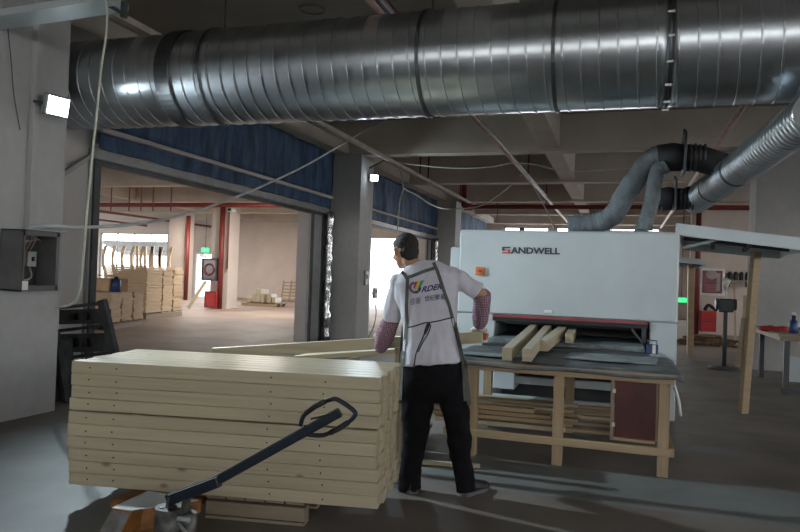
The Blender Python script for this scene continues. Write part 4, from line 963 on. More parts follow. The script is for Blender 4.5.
# fire cabinet + red extinguisher box on the column
def framed(name, label, u0, v0, u1, v1, Y, fm, im, cat, dp=.12):
    a, b = at(u0, v0, Y=Y), at(u1, v1, Y=Y); x0, x1, z1, z0 = a.x, b.x, a.z, b.z; t = thing(name, ((x0+x1)/2, Y, z0), label, cat)
    MB().b2(x0, x1, Y, Y+dp, z0, z1).build('case', im, t); m = MB(); w = (x1-x0)*.10
    m.b2(x0-.0, x0+w, Y-.02, Y, z0, z1); m.b2(x1-w, x1, Y-.02, Y, z0, z1); m.b2(x0+w, x1-w, Y-.02, Y, z0, z0+w); m.b2(x0+w, x1-w, Y-.02, Y, z1-w, z1); m.build('frame', fm, t); return t, x0, x1, z0, z1
t, x0, x1, z0, z1 = framed('hose_cabinet', 'dark framed fire hose cabinet on the column in the next hall', 202, 258, 216.5, 281, 22.42, dgrey, mat('cabinet_glass', (.06, .04, .05), .15), 'cabinet')
MB().tube([((x0+x1)/2+.2*cos(a*pi/8), 22.41, (z0+z1)/2+.2*sin(a*pi/8)) for a in range(16)], .035, 8, False, closed=True).build('hose_reel', redp, t)
framed('extinguisher_box', 'red extinguisher box standing under the hose cabinet in the next hall', 205, 291, 215.5, 308, 22.3, redp, redb, 'box', .3)
# leaning planks beside it
p0_, p1_ = at(199, 308, Z=0), at(206, 281, Y=21.9)
tag(MB().beam((p0_.x, 21.6, .02), p1_, .05, .12).build('leaning_plank', PINE['X'], origin=(p0_.x, 21.6, 0)), 'yellow plank leaning against the fire hose cabinet', 'plank')
# small pallet of wood, leaning slatted frame
p = at(241, 305.5, Z=0); e = V((1, .05, 0)).normalized(); f = V((-e.y, e.x, 0)); t = thing('wooden_pallet', p, 'small pallet on the open floor of the next hall with pale offcuts', 'pallet'); L = (at(273, 305, Z=0)-p).length*.9
pallet(t, p, e, f, L, 1.0, .16, PINEW, 6, 3)
rnd = random.Random(2)
for k_, (s, w, h) in enumerate(((.16, .34, .16), (.30, .30, .34), (.44, .38, .55), (.56, .24, .34), (.72, .28, .36), (.86, .26, .22))):
    c = p+e*(L*s)+f*.5; tag(MB().box(c+V((0, 0, .165+h/2)), (w*.62, .6, h), Matrix.Rotation(rnd.uniform(-.1, .1), 3, 'Z'), bev=.01).build('offcut_block', PINE['Z'], origin=c), 'pale offcut block on the small pallet, %s from the left' % ordn[k_], 'block', 'offcut blocks on the small pallet')
lf = thing('slatted_frame', at(289, 300, Y=31), 'pale slatted frame leaning on the far wall of the next hall', 'frame')
a, b, c_, d = at(281, 300, Y=30.8), at(297, 300, Y=30.8), at(284, 281, Y=31.6), at(299.5, 281, Y=31.6)
a.z = b.z = .04
for s0, s1 in ((a, c_), (b, d), (a.lerp(b, .5), c_.lerp(d, .5))): MB().beam(s0, s1, .06, .07).build('upright', PINEW['X'], lf)
for k_ in range(6): MB().beam(a.lerp(c_, .08+.168*k_), b.lerp(d, .08+.168*k_), .05, .06).build('slat', PINEW['X'], lf)
c = at(232, 210, Y=22.55); t = thing('wall_camera', c, 'small dark camera-like fitting high on the column in the next hall', 'fitting'); MB().box(c, (.22, .3, .16), None, bev=.02).build('body', white, t); MB().cyl(c+V((0, -.15, 0)), c+V((0, -.2, 0)), .06, 12).build('lens', black, t)

# ================================================================== RIGHT BACKGROUND
t, x0, x1, z0, z1 = framed('notice_frame', 'white framed dark red notice hung on the partition wall at the right', 700, 268, 724.5, 296, 22.9, white, mat('notice_board', (.20, .03, .035), .3), 'notice')
mm = mat('notice_pattern', (.55, .50, .48), .5)
c = V(((x0+x1)/2, 22.87, (z0+z1)/2)); m = MB()
m.ball((c.x-.03, 22.885, c.z+.22), (.17, .012, .15), 12); m.box((c.x+.17, 22.885, c.z), (.10, .006, .55)); m.build('pale_emblem', mat('faded_print', (.36, .30, .28), .6), t)
m = MB()
for k_ in range(4): m.box((c.x-.02, 22.888, c.z-.10-.06*k_), (.42-.06*(k_ % 2), .006, .018))
m.build('print_lines', mat('faded_print_lines', (.36, .22, .2), .6), t)
t, x0, x1, z0, z1 = framed('fire_box', 'bright red fire box standing against the partition wall', 701.5, 311, 716, 332, 22.6, redb, redb, 'box', .5)
MB().b2(x0+.02, x1-.02, 22.57, 22.59, (z0+z1)/2-.01, (z0+z1)/2+.01).build('door_seam', dgrey, t)
MB().tube(smoothpath([(x0+.1, 22.8, z1+.02), (x0+.2, 22.8, z1+.18), (x0+.35, 22.8, z1+.1), (x0+.45, 22.8, z1+.02)], 4), .05, 8).build('dark_bundle', rubber, t)
c = at(681.5, 300, Y=26); exit_sign((c.x, 26, c.z), .7, 'green exit sign glimpsed at the right edge of the sander')
# pedestal stand with control box
c0 = at(724, 369, Z=0); st = thing('pedestal_stand', (c0.x, c0.y, 0), 'black pedestal grinder stand with round base in front of the partition', 'stand')
m = MB(); m.tube([(c0.x, c0.y, 0), (c0.x, c0.y, .03), (c0.x, c0.y, .05)], [.27, .27, .10], 26); m.build('base', dgrey, st)
zt = at(724, 311, Y=c0.y).z; MB().cyl((c0.x, c0.y, .05), (c0.x, c0.y, zt), .035, 14).build('column', dgrey, st)
MB().box((c0.x, c0.y, zt+.10), (.24, .20, .24), None, bev=.02).build('motor_box', mat('dark_green_motor', (.02, .035, .03), .5), st)
for s_ in (-1, 1): MB().cyl((c0.x+s_*.12, c0.y, zt+.12), (c0.x+s_*.17, c0.y, zt+.12), .10, 20).build('grinding_wheel', dgrey, st)
MB().cyl((c0.x, c0.y, zt+.22), (c0.x, c0.y, zt+.42), .018, 10).build('lamp_neck', white, st)
m = MB(); cc = V((c0.x-.02, c0.y, zt+.40)); m.tube([cc, cc+V((.0, -.05, .06)), cc+V((.01, -.10, .16))], [.03, .05, .07], 14); m.build('lamp_head', white, st)
# black jars / tools on shelf of the partition
sh = thing('tool_shelf', at(738, 283, Y=22.9), 'grey wall shelf on the partition wall carrying black pots', 'shelf')
a, b = at(727, 280, Y=22.9), at(750, 281, Y=22.9); MB().b2(a.x, b.x+.1, 22.85, 23.15, a.z-.03, a.z).build('board', greyst, sh)
for x in (a.x+.05, b.x-.1): MB().b2(x, x+.03, 22.9, 23.15, a.z-.2, a.z-.03).build('bracket', dgrey, sh)
for k_ in range(5):
    x = a.x+.09+k_*.155; tag(MB().tube([(x, 22.97, a.z+.002), (x, 22.97, a.z+.02), (x, 22.97, a.z+.20), (x, 22.97, a.z+.23), (x, 22.97, a.z+.26)], [.05, .06, .06, .035, .035], 14).build('black_pot', black, origin=(x, 22.97, a.z)), 'black pot on the partition wall shelf, %s from the left' % ordn[k_], 'pot', 'black pots on the wall shelf')
# leaning light planks with dark ties
a, b = at(736, 328, Y=20.5), at(734, 283, Y=21.5); tag(MB().beam((a.x, 20.5, .02), b, .05, .09).build('leaning_plank', PINE['X'], origin=(a.x, 20.5, 0)), 'single yellow plank leaning upright left of the tied boards', 'plank')
for k_ in range(5):
    a, b = at(742.5+k_*2.8, 345, Y=17.6), at(744.5+k_*2.5, 296, Y=18.4)
    tag(MB().beam((a.x, 17.6, .02), b, .05, .055).build('leaning_plank', PINE['X'], origin=(a.x, 17.6, 0)), 'pale board of the tied upright bundle behind the prop, %s from the left' % ordn[k_], 'plank', 'tied upright boards')
# heap of brown offcuts on the floor
barkm = mat('brown_offcuts', (.20, .12, .07), .85, var=.3, scale=9, obj_random=.25)
rnd = random.Random(9)
hp = at(711, 344, Z=0)
for k_ in range(34):
    lv = k_//10; sprd = (1.0, .75, .5, .3)[lv]
    c = hp+V((rnd.uniform(-.75, .75)*sprd, rnd.uniform(-.9, .9)*sprd, 0)); c.z = .028+.052*lv
    a_ = rnd.uniform(-.6, .6); L = rnd.uniform(.35, .85); dd = V((cos(a_), sin(a_), 0))*L/2
    tag(MB().beam(c-dd, c+dd, .08, .05).build('brown_offcut', barkm, origin=c), 'brown offcut stick, %s, %s part of the low floor heap' % (('bottom layer', 'second layer', 'third layer', 'top')[lv], 'left' if c.x < hp.x-.2 else 'right' if c.x > hp.x+.2 else 'middle'), 'offcut', 'brown offcuts heaped on the floor')
# work bench at the right edge
x0, y0, y1 = 2.08, 10.75, 12.75; x1 = 3.1
wb = thing('work_bench', (x0, y0, 0), 'metal framed work bench with wooden top at the right edge', 'bench')
MB().b2(x0, x1, y0, y1, .80, .84, bev=.004).build('bench_top', GREYW['Y'], wb)
MB().b2(x0+.02, x1, y0+.02, y1, .74, .799).build('apron', GREYW['Y'], wb)
for lx, ly in ((x0+.12, y0+.1), (x0+.12, y1-.1), (x1-.1, y0+.1), (x1-.1, y1-.1)): MB().b2(lx-.035, lx+.035, ly-.035, ly+.035, 0, .74).build('leg', dgrey, wb)
MB().b2(x0+.05, x1, y0+.05, y0+.15, .02, .09).build('foot_rail', dgrey, wb)
MB().b2(x0+.2, x1-.1, y0+.3, y0+.32, .15, .5).build('lower_panel', lgrey, wb)
c = V((at(777, 326, Y=11.5).x, 11.5, .84)); m = MB()
for k_ in range(5): m.ball(c+V((-.16+.08*k_, .03*sin(k_*2), .02)), (.09, .07, .045+.01*(k_ % 2)), 12)
tag(m.build('red_cloth', redb, origin=c), 'crumpled red cloth on the wooden top of the work bench', 'cloth')
c = V((at(794, 312, Y=y0+.3).x, y0+.3, .842)); t = thing('spray_bottle', c, 'dark blue bottle standing on the work bench at the right edge', 'bottle')
MB().tube([c, c+V((0, 0, .01)), c+V((0, 0, .16)), c+V((0, 0, .20)), c+V((0, 0, .25))], [.055, .06, .06, .025, .025], 16).build('body', mat('bottle_blue', (.02, .05, .18), .3), t)
MB().cyl(c+V((0, 0, .25)), c+V((0, 0, .29)), .03, 12).build('cap', white, t)
# cable ties hanging at the table's right leg
tag(MB().tube(smoothpath([(tx1+.045, TY+.3, .66), (tx1+.08, TY+.3, .55), (tx1+.10, TY+.32, .42)], 5), .012, 8).build('white_strap', white, origin=(tx1+.05, TY+.3, .66)), 'white strap hanging from the right end of the feed table', 'strap')
pp_ = [(tx1+.05, TY+.2, .35), (tx1+.06, TY+.2, .25)]
#PART3
# ================================================================== WORKER
from mathutils import noise as mnoise
wk = thing('person', (-1.17, 4.56, 0), 'man in white tee, dark trousers and grey apron, seen from behind holding a board', 'person')
def ring(uL, uR, v, Y, dep, n=28, vR=None, e=2.4, dY=0.0):
    a, b = at(uL, v, Y=Y), at(uR, v if vR is None else vR, Y=Y+dY)
    c = (a+b)/2; s = (b-a); hw = s.length/2; s.normalize(); d = V((0, 0, 1)).cross(s).normalized(); out = []
    for j in range(n):
        t = 2*pi*j/n; x = abs(cos(t))**(2/e)*(1 if cos(t) >= 0 else -1); y = abs(sin(t))**(2/e)*(1 if sin(t) >= 0 else -1)
        out.append(c+s*hw*x+d*dep*y)
    return out
def fuse(mb, name, m, parent, voxel, smooth=3, wr=0, wsc=9, wst=(1, 1, 1), seed=0):
    tmp = mb.build('tmp', [], None); tmp.location = (0, 0, 0)
    md_ = tmp.modifiers.new('r', 'REMESH'); md_.mode = 'VOXEL'; md_.voxel_size = voxel; md_.use_smooth_shade = True
    dg = bpy.context.evaluated_depsgraph_get(); dg.update()
    me = bpy.data.meshes.new_from_object(tmp.evaluated_get(dg)); me.name = name
    bpy.data.objects.remove(tmp)
    bm = bmesh.new(); bm.from_mesh(me)
    for _ in range(smooth): bmesh.ops.smooth_vert(bm, verts=bm.verts, factor=.5, use_axis_x=True, use_axis_y=True, use_axis_z=True)
    if wr:
        bm.normal_update()
        dis = []
        for v in bm.verts:
            p = V((v.co.x*wst[0], v.co.y*wst[1], v.co.z*wst[2]))*wsc + V((seed, seed*2, 0))
            k = mnoise.noise(p)+.5*mnoise.noise(p*2.1); dis.append(v.normal*(wr*k))
        for v, d in zip(bm.verts, dis): v.co += d
    off = wloc(parent)
    for v in bm.verts: v.co -= off
    bm.to_mesh(me); bm.free(); me.materials.clear(); me.materials.append(m)
    for p in me.polygons: p.use_smooth = True
    o = bpy.data.objects.new(name, me); C.objects.link(o); o.parent = parent; return o
skin = mat('skin', (.44, .25, .16), .5, var=.05, scale=6)
hairm = mat('short_black_hair', (.022, .018, .016), .8, var=.3, scale=60)
teem = mat('white_cotton', (.56, .56, .63), .85, var=.04, scale=8)
trm = mat('black_trousers', (.008, .008, .010), .9, spec=.15, var=.2, scale=9)
aprm = mat('olive_grey_apron', (.095, .10, .085), .8, var=.1, scale=12)
shoem = mat('black_shoe', (.018, .018, .02), .6); solem = mat('grey_sole', (.12, .12, .12), .7)
glovem = mat('white_knit_glove', (.60, .57, .52), .85, var=.1, scale=40)
rubbm = mat('orange_glove_coating', (.50, .16, .06), .6, var=.2, scale=20)
def plaid():
    m = bpy.data.materials.new('plaid_sleeve'); m.use_nodes = True; n = m.node_tree; b = n.nodes['Principled BSDF']; b.inputs['Roughness'].default_value = .85
    t = n.nodes.new('ShaderNodeTexCoord'); w = []
    for d, s in (('Z', 18), ('DIAGONAL', 15), ('X', 22)):
        k = n.nodes.new('ShaderNodeTexWave'); k.bands_direction = d; k.inputs['Scale'].default_value = s; k.inputs['Distortion'].default_value = .5; n.links.new(t.outputs['Object'], k.inputs['Vector'])
        r = n.nodes.new('ShaderNodeValToRGB'); r.color_ramp.elements[0].position = .55; r.color_ramp.elements[1].position = .75; n.links.new(k.outputs['Fac'], r.inputs[0]); w.append(r.outputs[0])
    c = None; cols = ((.17, .07, .11), (.37, .25, .31), (.25, .08, .11), (.30, .23, .30)); 
    prev = None
    for i, o in enumerate(w):
        mx = n.nodes.new('ShaderNodeMix'); mx.data_type = 'RGBA'; n.links.new(o, mx.inputs[0])
        if prev is None: mx.inputs[6].default_value = (*cols[0], 1)
        else: n.links.new(prev, mx.inputs[6])
        mx.inputs[7].default_value = (*cols[i+1], 1); prev = mx.outputs[2]
    n.links.new(prev, b.inputs['Base Color']); return m
plm = plaid()
# --- joints
HIP_Y, SH_Y = 4.52, 4.60
LS, RS = at(400, 283, Y=4.60), at(451, 275, Y=4.62)
LE, RE = at(391, 320, Y=4.68), at(482, 294, Y=4.70)
LWr, RWr = at(380, 348, Y=4.90), at(480, 326, Y=4.92)
# --- head frame
HC = at(405.5, 252.5, Y=4.64)
f_ = V((-.72, .66, -.22)).normalized(); s_h = f_.cross(V((0, 0, 1))).normalized(); u_h = s_h.cross(f_).normalized()
RH = Matrix((s_h, f_, u_h)).transposed()*1.06
def H(x, y, z): return HC + RH @ V((x, y, z))
b = MB()
b.ball(H(0, -.012, .030), (.076, .096, .086), 24, R=RH)
b.ball(H(0, .020, -.010), (.066, .074, .085), 20, R=RH)
b.ball(H(0, .035, -.062), (.050, .050, .040), 16, R=RH)
b.ball(H(0, .066, -.082), (.026, .022, .018), 12, R=RH)                 # chin
b.tube([H(0, .088, .012), H(0, .104, -.022), H(0, .092, -.034)], [.009, .015, .012], 10)      # nose
b.ball(H(0, .082, .032), (.050, .014, .012), 12, R=RH)                  # brow
for s in (-1, 1):
    b.ball(H(.045*s, .060, -.020), (.022, .020, .020), 10, R=RH)         # cheek
    b.tube([H(.074*s, -.004, -.030), H(.088*s, -.018, -.006), H(.091*s, -.018, .018), H(.086*s, -.002, .028), H(.078*s, .006, .008)], [.009, .010, .009, .007, .006], 8)  # ear
b.ball(H(0, .086, -.053), (.024, .012, .007), 12, R=RH); b.ball(H(0, .083, -.064), (.020, .011, .007), 12, R=RH)   # lips
nb = at(421, 270, Y=4.61)
b.tube([H(0, -.030, -.02), H(0, -.040, -.065), nb, nb+V((0, 0, -.10))], [.056, .052, .058, .10], 18)
# torso, pelvis under the clothes
b.loft([ring(408, 460, 395, HIP_Y, .09), ring(408, 456, 360, HIP_Y+.02, .09), ring(409, 451, 325, 4.56, .09), ring(400, 453, 290, 4.60, .10), ring(406, 448, 274, 4.60, .08), ring(416, 434, 266, 4.60, .055)])
def chain(pts, rs, n=14): b.tube(pts, rs, n); [b.ball(p, r, 12) for p, r in zip(pts, rs)]
chain([LS, LS.lerp(LE, .5), LE, LE.lerp(LWr, .35), LWr], [.052, .047, .040, .042, .027])
chain([RS, RS.lerp(RE, .5), RE, RE.lerp(RWr, .35), RWr], [.052, .047, .040, .042, .027])
chain([at(418, 385, Y=HIP_Y), at(415, 440, Y=4.54), at(410, 484, Y=4.50)], [.085, .06, .042])
chain([at(450, 385, Y=HIP_Y), at(458, 440, Y=4.58), at(464, 486, Y=4.56)], [.085, .06, .042])
def hand_pieces(mb, wr, palm_c, fdir, side, nrm, curl, extra=0.0, only=None, thumb_side=1):
    """fdir: finger direction over the palm; side: across the palm; nrm: out of the back of the hand"""
    fdir = V(fdir).normalized(); side = V(side); side = (side-fdir*side.dot(fdir)).normalized(); nrm = V(nrm); nrm = (nrm-fdir*nrm.dot(fdir)-side*nrm.dot(side)).normalized()
    Rm = Matrix((side, fdir, nrm)).transposed()
    if only != 'tips':
        mb.ball(palm_c, (.041+extra, .048+extra, .015+extra), 16, R=Rm)
        mb.tube([wr, wr.lerp(palm_c, .6)], [.027+extra, .026+extra], 12)
    ends = []
    for k, (off, L) in enumerate(((-.031, .062), (-.0105, .074), (.0105, .078), (.031, .070))):
        p = palm_c+side*off*1.05+fdir*.040; d = fdir.copy(); pts = [p-fdir*.012, p]
        for seg, (fr_, cu) in enumerate(((.45, curl[0]), (.32, curl[1]), (.23, curl[2]))):
            d = (Matrix.Rotation(-cu, 3, side) @ d); p = p+d*L*fr_; pts.append(p)
        if only == 'tips': mb.tube(pts[2:], [.0100+extra, .0095+extra, .0085+extra], 10); mb.ball(pts[-1], .0085+extra, 8)
        else: mb.tube(pts, [.0105+extra, .0105+extra, .0095+extra, .009+extra, .008+extra], 10); mb.ball(pts[-1], .008+extra, 8)
        ends.append(pts)
    if only != 'tips':
        t0 = palm_c-fdir*.02+side*.036*thumb_side; t1 = t0+side*.026*thumb_side+fdir*.018-nrm*.010; t2_ = t1+fdir*.026-nrm*.018+side*.004*thumb_side; t3 = t2_+fdir*.010-nrm*.022
        mb.tube([palm_c, t0, t1, t2_, t3], [.014+extra, .014+extra, .0125+extra, .011+extra, .009+extra], 10); mb.ball(t3, .009+extra, 8)
    return ends
bdir = (hb1-hb0).normalized()
def on_board(u): 
    q = at(u, 345, Y=5.0); tt = (q.x-hb0.x)/(hb1.x-hb0.x); return hb0.lerp(hb1, tt)
RB = on_board(478); LB = on_board(380)
upb = V((0, 0, 1))
RP = RB+upb*.060+V((.0, -.012, 0)); LP = LB+upb*.060+V((0, -.010, 0))
rarg = dict(fdir=V((.55, .85, -.10)), side=V((.85, -.5, 0)), nrm=V((0, 0, 1)), curl=(1.0, .75, .45))
larg = dict(fdir=V((-.35, .93, -.10)), side=V((.93, .35, 0)), nrm=V((0, 0, 1)), curl=(1.0, .75, .45))
# Matrix.Rotation(-cu, side) must bend towards -nrm; pick the side sign that does
def fix(a):
    s = V(a['side']); d = Matrix.Rotation(-.5, 3, s.normalized()) @ V(a['fdir'])
    if d.z > V(a['fdir']).z: a['side'] = -s; 
    return a
rarg = fix(rarg); larg = fix(larg)
rth = 1 if V(rarg['side']).x < 0 else -1; lth = 1 if V(larg['side']).x > 0 else -1
hand_pieces(b, RWr, RP, thumb_side=rth, **rarg); hand_pieces(b, LWr, LP, thumb_side=lth, **larg)
body = fuse(b, 'body', skin, wk, .0065, 2)
# eyes, brows
for s in (-1, 1):
    e = MB(); e.ball(H(.030*s, .080, .016), .011, 12); eo = e.build('eye', mat('eye_white', (.7, .7, .68), .3), wk)
    MB().ball(H(.030*s, .089, .016), .005, 10).build('iris', black, eo)
    MB().tube([H(.014*s, .095, .036), H(.032*s, .090, .040), H(.050*s, .078, .034)], [.003, .004, .002], 6).build('eyebrow', hairm, wk)
MB().tube([H(-.022, .091, -.0585), H(0, .0985, -.0585), H(.022, .091, -.0585)], [.0015, .0025, .0015], 6).build('mouth_line', mat('lip', (.30, .12, .10), .5), wk)
# hair: cap over crown and nape
hm = MB()
hm.ball(H(0, -.016, .046), (.079, .098, .084), 26, R=RH); hm.ball(H(0, -.050, -.006), (.066, .064, .064), 20, R=RH); hm.ball(H(0, -.070, -.045), (.050, .032, .040), 16, R=RH)
hm.ball(H(0, .040, .070), (.064, .056, .040), 18, R=RH)
hair = fuse(hm, 'hair', hairm, wk, .006, 2, wr=.0028, wsc=90)
# --- shirt
def shirt_rings():
    return [ring(403.5, 461.5, 365.5, HIP_Y-.01, .130, vR=361.5), ring(403.5, 460.5, 356, HIP_Y, .130, vR=352), ring(404.5, 458, 342, HIP_Y+.02, .126), ring(404.5, 456, 328, 4.55, .122), ring(401, 456.5, 312, 4.58, .126), ring(395.5, 457.5, 296, 4.60, .128), ring(393, 458, 284, 4.61, .122, vR=281), ring(397, 457, 276, 4.615, .108, vR=272), ring(403, 450, 269.5, 4.62, .088, vR=266.5), ring(410, 441, 265, 4.62, .070, vR=262), ring(414, 434, 262.5, 4.62, .060, vR=260)]
sm_ = MB(); sm_.loft(shirt_rings())
LM, RM_ = LS.lerp(LE, .98), RS.lerp(RE, .88)
sm_.tube([LS+V((.02, .0, .01)), LS.lerp(LE, .25), LS.lerp(LE, .6), LM], [.075, .073, .069, .070], 18); sm_.ball(LS+V((.0, 0, .0)), .072, 16)
sm_.tube([RS+V((-.03, 0, .005)), RS.lerp(RE, .25), RS.lerp(RE, .6), RM_], [.074, .070, .062, .062], 18); sm_.ball(RS, .068, 16)
tee = fuse(sm_, 'tee_shirt', teem, wk, .0075, 4, wr=.012, wsc=10, wst=(1.3, 1, .45), seed=3)
# sleeve protectors
def sleeve(pts, rr, name, seed):
    m = MB(); m.tube(pts, rr, 18); return fuse(m, name, plm, wk, .006, 2, wr=.006, wsc=22, seed=seed)
sleeve([LE+(LS-LE)*.02, LE+V((-.008, .01, -.02)), LE.lerp(LWr, .4)+V((-.005, 0, -.012)), LE.lerp(LWr, .8)+V((0, 0, -.012)), LWr+V((0, 0, -.01))], [.058, .064, .070, .060, .040], 'plaid_sleeve_cover', 1)
sleeve([RE+V((.012, 0, .012)), RE.lerp(RWr, .12)+V((.006, 0, 0)), RE.lerp(RWr, .5), RE.lerp(RWr, .85), RWr], [.048, .060, .060, .056, .040], 'plaid_sleeve_cover', 2)
# gloves
g = MB(); hand_pieces(g, RWr, RP, thumb_side=rth, extra=.0035, **rarg); fuse(g, 'glove', glovem, wk, .004, 1)
g = MB(); hand_pieces(g, LWr, LP, thumb_side=lth, extra=.0035, **larg); fuse(g, 'glove', glovem, wk, .004, 1)
for P_, W_, a_ in ((RP, RWr, rarg), (LP, LWr, larg)):
    g = MB(); hand_pieces(g, W_, P_, extra=.006, only='tips', **a_); g.build('glove_coating', rubbm, wk)
# --- trousers
tm = MB()
tm.loft([ring(405, 459.5, 356, HIP_Y, .110), ring(403.5, 461.5, 366, HIP_Y, .118), ring(401, 465.5, 382, HIP_Y, .132), ring(401, 467, 394, HIP_Y, .125), ring(404, 465, 402, HIP_Y, .10)])
def leg(rows, Y0, Y1, dep):
    k = len(rows); return [ring(uL, uR, v, Y0+(Y1-Y0)*i/(k-1), dep[i], n=22, e=2.2) for i, (v, uL, uR) in enumerate(rows)]
tm.loft(leg([(380, 401, 433), (398, 401.5, 434), (412, 402.5, 432), (424, 403, 430), (439, 403.5, 427), (458, 402.5, 424), (468, 401, 421), (477, 399.5, 420), (490, 399, 421)], HIP_Y, 4.50, [.11, .115, .108, .100, .092, .082, .078, .080, .078]))
tm.loft(leg([(380, 434, 466), (398, 439, 467.5), (412, 443.5, 469), (424, 446, 470), (439, 447.5, 471), (458, 450.5, 471), (468, 453, 473), (477, 455, 474), (491.5, 456, 476)], HIP_Y, 4.56, [.11, .115, .108, .100, .092, .080, .074, .074, .072]))
tr_ = fuse(tm, 'trousers', trm, wk, .0075, 4, wr=.010, wsc=9, wst=(1, 1, 1.3), seed=9)
# --- shoes
def shoe(heel, toe, name):
    heel, toe = V(heel), V(toe); d = (toe-heel).normalized(); s = d.cross(V((0, 0, 1))).normalized(); L = .262; m = MB(); Rr = Matrix((s, d, V((0, 0, 1)))).transposed()
    rings = []
    for f, w, h in ((0, .028, .055), (.06, .036, .078), (.25, .040, .085), (.45, .043, .072), (.65, .049, .055), (.85, .045, .042), (.97, .028, .032), (1, .010, .02)):
        c = heel+d*L*f; rings.append([c+s*w*1.14*cos(a)+V((0, 0, .022+h*max(0, sin(a)))) if sin(a) > 0 else c+s*w*1.14*cos(a)+V((0, 0, .022+.004*sin(a))) for a in [2*pi*j/18 for j in range(18)]])
    m.loft(rings); so = m.build('shoe', shoem, wk)
    m = MB(); rings = []
    for f, w in ((-.015, .022), (.0, .032), (.08, .040), (.3, .041), (.65, .053), (.85, .049), (.98, .030), (1.015, .012)):
        c = heel+d*L*f; w *= 1.14; rings.append([c-s*w+V((0, 0, .002)), c+s*w+V((0, 0, .002)), c+s*w+V((0, 0, .026)), c-s*w+V((0, 0, .026))])
    m.loft(rings, sm=False); m.build('sole', solem, so)
lh = at(411, 495, Z=.0); shoe((lh.x+.01, lh.y+.02, 0), (lh.x-.16, lh.y+.20, 0), 'left')
rh = at(464, 497, Z=.0); shoe((rh.x-.01, rh.y+.02, 0), (rh.x+.09, rh.y+.24, 0), 'right')
# --- things that lie on the back: project onto the shirt
def bvh(*objs):
    vs, fs = [], []
    for o in objs:
        off = wloc(o); k = len(vs); vs += [v.co+off for v in o.data.vertices]; fs += [[i+k for i in p.vertices] for p in o.data.polygons]
    return BVHTree.FromPolygons(vs, fs)
tree = bvh(tee, tr_)
def on_back(u, v, lift=.004, Y=4.2):
    d = (at(u, v, Y=Y)-EYE).normalized(); h = tree.ray_cast(EYE+d*3.0, d)
    if h[0] is None: return at(u, v, Y=4.5)
    return h[0]-d*lift
def ribbon(pts, w, lift, m, name, th=.004, parent=None):
    """flat band of width w (px) following pixels pts, laid on the back"""
    P = []
    for i in range(len(pts)-1):
        k = max(2, int(math.hypot(pts[i+1][0]-pts[i][0], pts[i+1][1]-pts[i][1])/2.0))
        for q in range(k): P.append(tuple(pts[i][j]+(pts[i+1][j]-pts[i][j])*q/k for j in (0, 1)))
    P.append(pts[-1]); rings = []
    for i, p in enumerate(P):
        a, c = P[max(i-1, 0)], P[min(i+1, len(P)-1)]; t = V((c[0]-a[0], c[1]-a[1])); t.normalize(); n = (-t.y, t.x)
        e0 = on_back(p[0]+n[0]*w/2, p[1]+n[1]*w/2, lift); e1 = on_back(p[0]-n[0]*w/2, p[1]-n[1]*w/2, lift); d = ((e0+e1)/2-EYE).normalized()*th
        rings.append([e0, e1, e1+d, e0+d])
    mb = MB(); mb.loft(rings, sm=False); return mb.build(name, m, parent or wk)
ap = MB()
# apron skirt wrapped round the front, edges showing at both sides
sk = []
for v, uL, uR, Y in ((322, 403, 456, 4.58), (340, 401, 460, 4.56), (360, 399.5, 464.5, 4.53), (385, 397, 469, 4.52), (404, 396, 471, 4.52)):
    a, c = at(uL, v, Y=Y), at(uR, v, Y=Y); ce = (a+c)/2; hw = (c-a).length/2; s = (c-a).normalized(); d = V((-s.y, s.x, 0)).normalized()
    row = []
    for q in range(25):
        t = radians(-16+212*q/24); row.append(ce+s*hw*cos(t)*1.0+d*.155*sin(t))
    sk.append(row)
nq = 25; apv = [p for r in sk for p in r]
ap.add(apv, [(i*nq+j, i*nq+j+1, (i+1)*nq+j+1, (i+1)*nq+j) for i in range(len(sk)-1) for j in range(nq-1)], 0, True)
apo = ap.build('apron', aprm, wk); so_ = apo.modifiers.new('t', 'SOLIDIFY'); so_.thickness = .006
ribbon([(401, 271.5), (404.5, 274.5), (407.5, 279)], 3.6, .005, aprm, 'apron_strap')
ribbon([(407.5, 277.5), (415, 275), (425, 271), (436, 267.5)], 3.4, .009, aprm, 'apron_strap')
ribbon([(433.5, 262.5), (437, 270), (441, 282), (445, 294), (449, 305), (452, 316), (456, 332), (460, 348), (463.5, 362)], 3.4, .006, aprm, 'apron_strap')
ribbon([(407.5, 278), (407, 292), (406.5, 306), (407, 322), (405.5, 336), (403.5, 350)], 3.4, .006, aprm, 'apron_strap')
ribbon([(464, 360), (465.5, 380), (466.8, 401)], 6.0, .010, aprm, 'apron_side_flap')
ribbon([(403, 351), (400.8, 372), (399.3, 400)], 4.6, .010, aprm, 'apron_side_flap')
cordm = mat('dark_cord', (.02, .02, .03), .8)
def cord(pts, r, name):
    pp = [on_back(u, v, .006) for u, v in pts]; return MB().tube(smoothpath(pp, 4), r, 8).build(name, cordm, wk)
cord([(408, 327.5), (415, 326), (424, 323), (429, 322.5), (438, 321), (446, 319), (452.5, 317.5)], .0042, 'waist_tie')
cord([(429, 323), (426, 330), (423, 337), (419, 346), (416, 354), (414.5, 363), (413.5, 369)], .0042, 'tie_end')
cord([(429, 323), (430.5, 326), (428, 334), (423, 342), (418, 352)], .0036, 'tie_end')
cord([(429, 322.5), (427, 325), (425, 331), (424.5, 334), (427, 330), (429.5, 324)], .006, 'tie_bow')
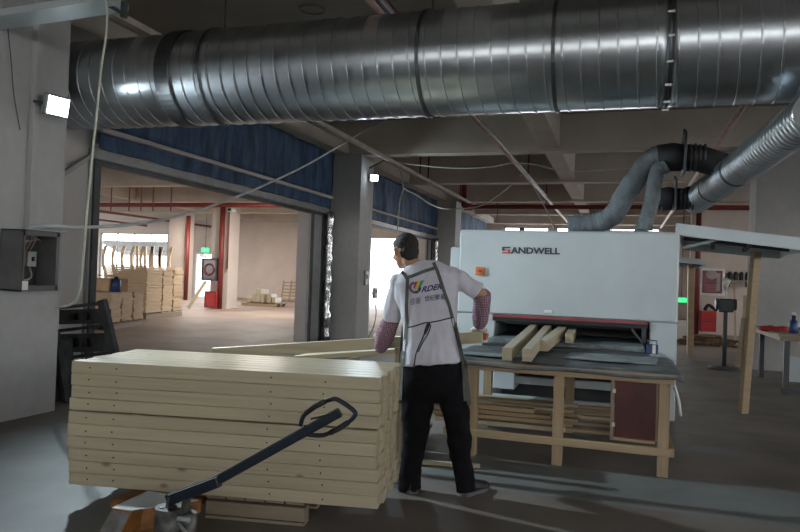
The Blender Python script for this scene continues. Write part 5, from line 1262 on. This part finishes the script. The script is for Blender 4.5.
# print on the back of the tee
def decal(me, org, ex_, ey_, m, name):
    """flat mesh in x/y -> pixels org + x*ex + y*ey, laid on the shirt"""
    off = wloc(wk)
    bm = bmesh.new(); bm.from_mesh(me); bmesh.ops.triangulate(bm, faces=bm.faces)
    for v in bm.verts:
        u = org[0]+v.co.x*ex_[0]+v.co.y*ey_[0]; vv = org[1]+v.co.x*ex_[1]+v.co.y*ey_[1]; v.co = on_back(u, vv, .0035)-off
    bm.to_mesh(me); bm.free(); me.materials.clear(); me.materials.append(m)
    o = bpy.data.objects.new(name, me); C.objects.link(o); o.parent = wk; return o
navy = mat('navy_print', (.03, .03, .13), .7); 
def norm_text(s, shear=0, off=0):
    me = text_mesh(s, 1.0, 0, off, shear=shear); a, b_, c_, d_ = mesh_bounds(me)
    for v in me.vertices: v.co.x = (v.co.x-a)/(b_-a); v.co.y = (v.co.y-c_)/(d_-c_)
    return me
decal(norm_text('RDER', .35, .03), (421.3, 292.6), (20.8, -3.6), (.3, -5.8), navy, 'shirt_print')
decal(norm_text('世纪聚能', 0, .006), (424.6, 301.6), (20.5, -2.5), (.3, -5.8), navy, 'shirt_print')
decal(norm_text('佰德', 0, .004), (409.8, 305.4), (10.6, -2.0), (.2, -6.6), navy, 'shirt_print')
decal(norm_text('TM', 0, 0), (420.3, 297.0), (1.6, -.2), (.0, -1.0), navy, 'shirt_print')
def shape(pts, m, name):
    me = bpy.data.meshes.new(name); me.from_pydata([(x, y, 0) for x, y in pts], [], [list(range(len(pts)))]); return decal(me, (0, 0), (1, 0), (0, 1), m, name)
def arc(c, r0, r1, a0, a1, m, name, sy=1.0, n=12):
    me = bpy.data.meshes.new(name); vs = []
    for i in range(n+1):
        a = radians(a0+(a1-a0)*i/n); vs += [(c[0]+r0*cos(a), c[1]+r0*sin(a)*sy, 0), (c[0]+r1*cos(a), c[1]+r1*sin(a)*sy, 0)]
    me.from_pydata(vs, [], [(2*i, 2*i+1, 2*i+3, 2*i+2) for i in range(n)]); return decal(me, (0, 0), (1, 0), (0, 1), m, name)
arc((415, 287.5), 3.6, 6.2, 40, 265, mat('purple_grey_print', (.16, .10, .20), .7), 'shirt_print', 1.0)
arc((415.5, 288), 3.4, 5.6, -10, 100, navy, 'shirt_print', 1.0)
shape([(413, 289), (415, 287.5), (418.0, 281.2), (415.2, 281.8)], mat('red_print', (.50, .05, .05), .7), 'shirt_print')
shape([(414, 291.5), (416.6, 290), (420.2, 280.2), (417.5, 280.6)], mat('yellow_print', (.75, .48, .05), .7), 'shirt_print')
shape([(416.5, 291.5), (419.2, 289.5), (424.2, 280.2), (420.8, 280.6)], mat('green_print', (.05, .30, .12), .7), 'shirt_print')
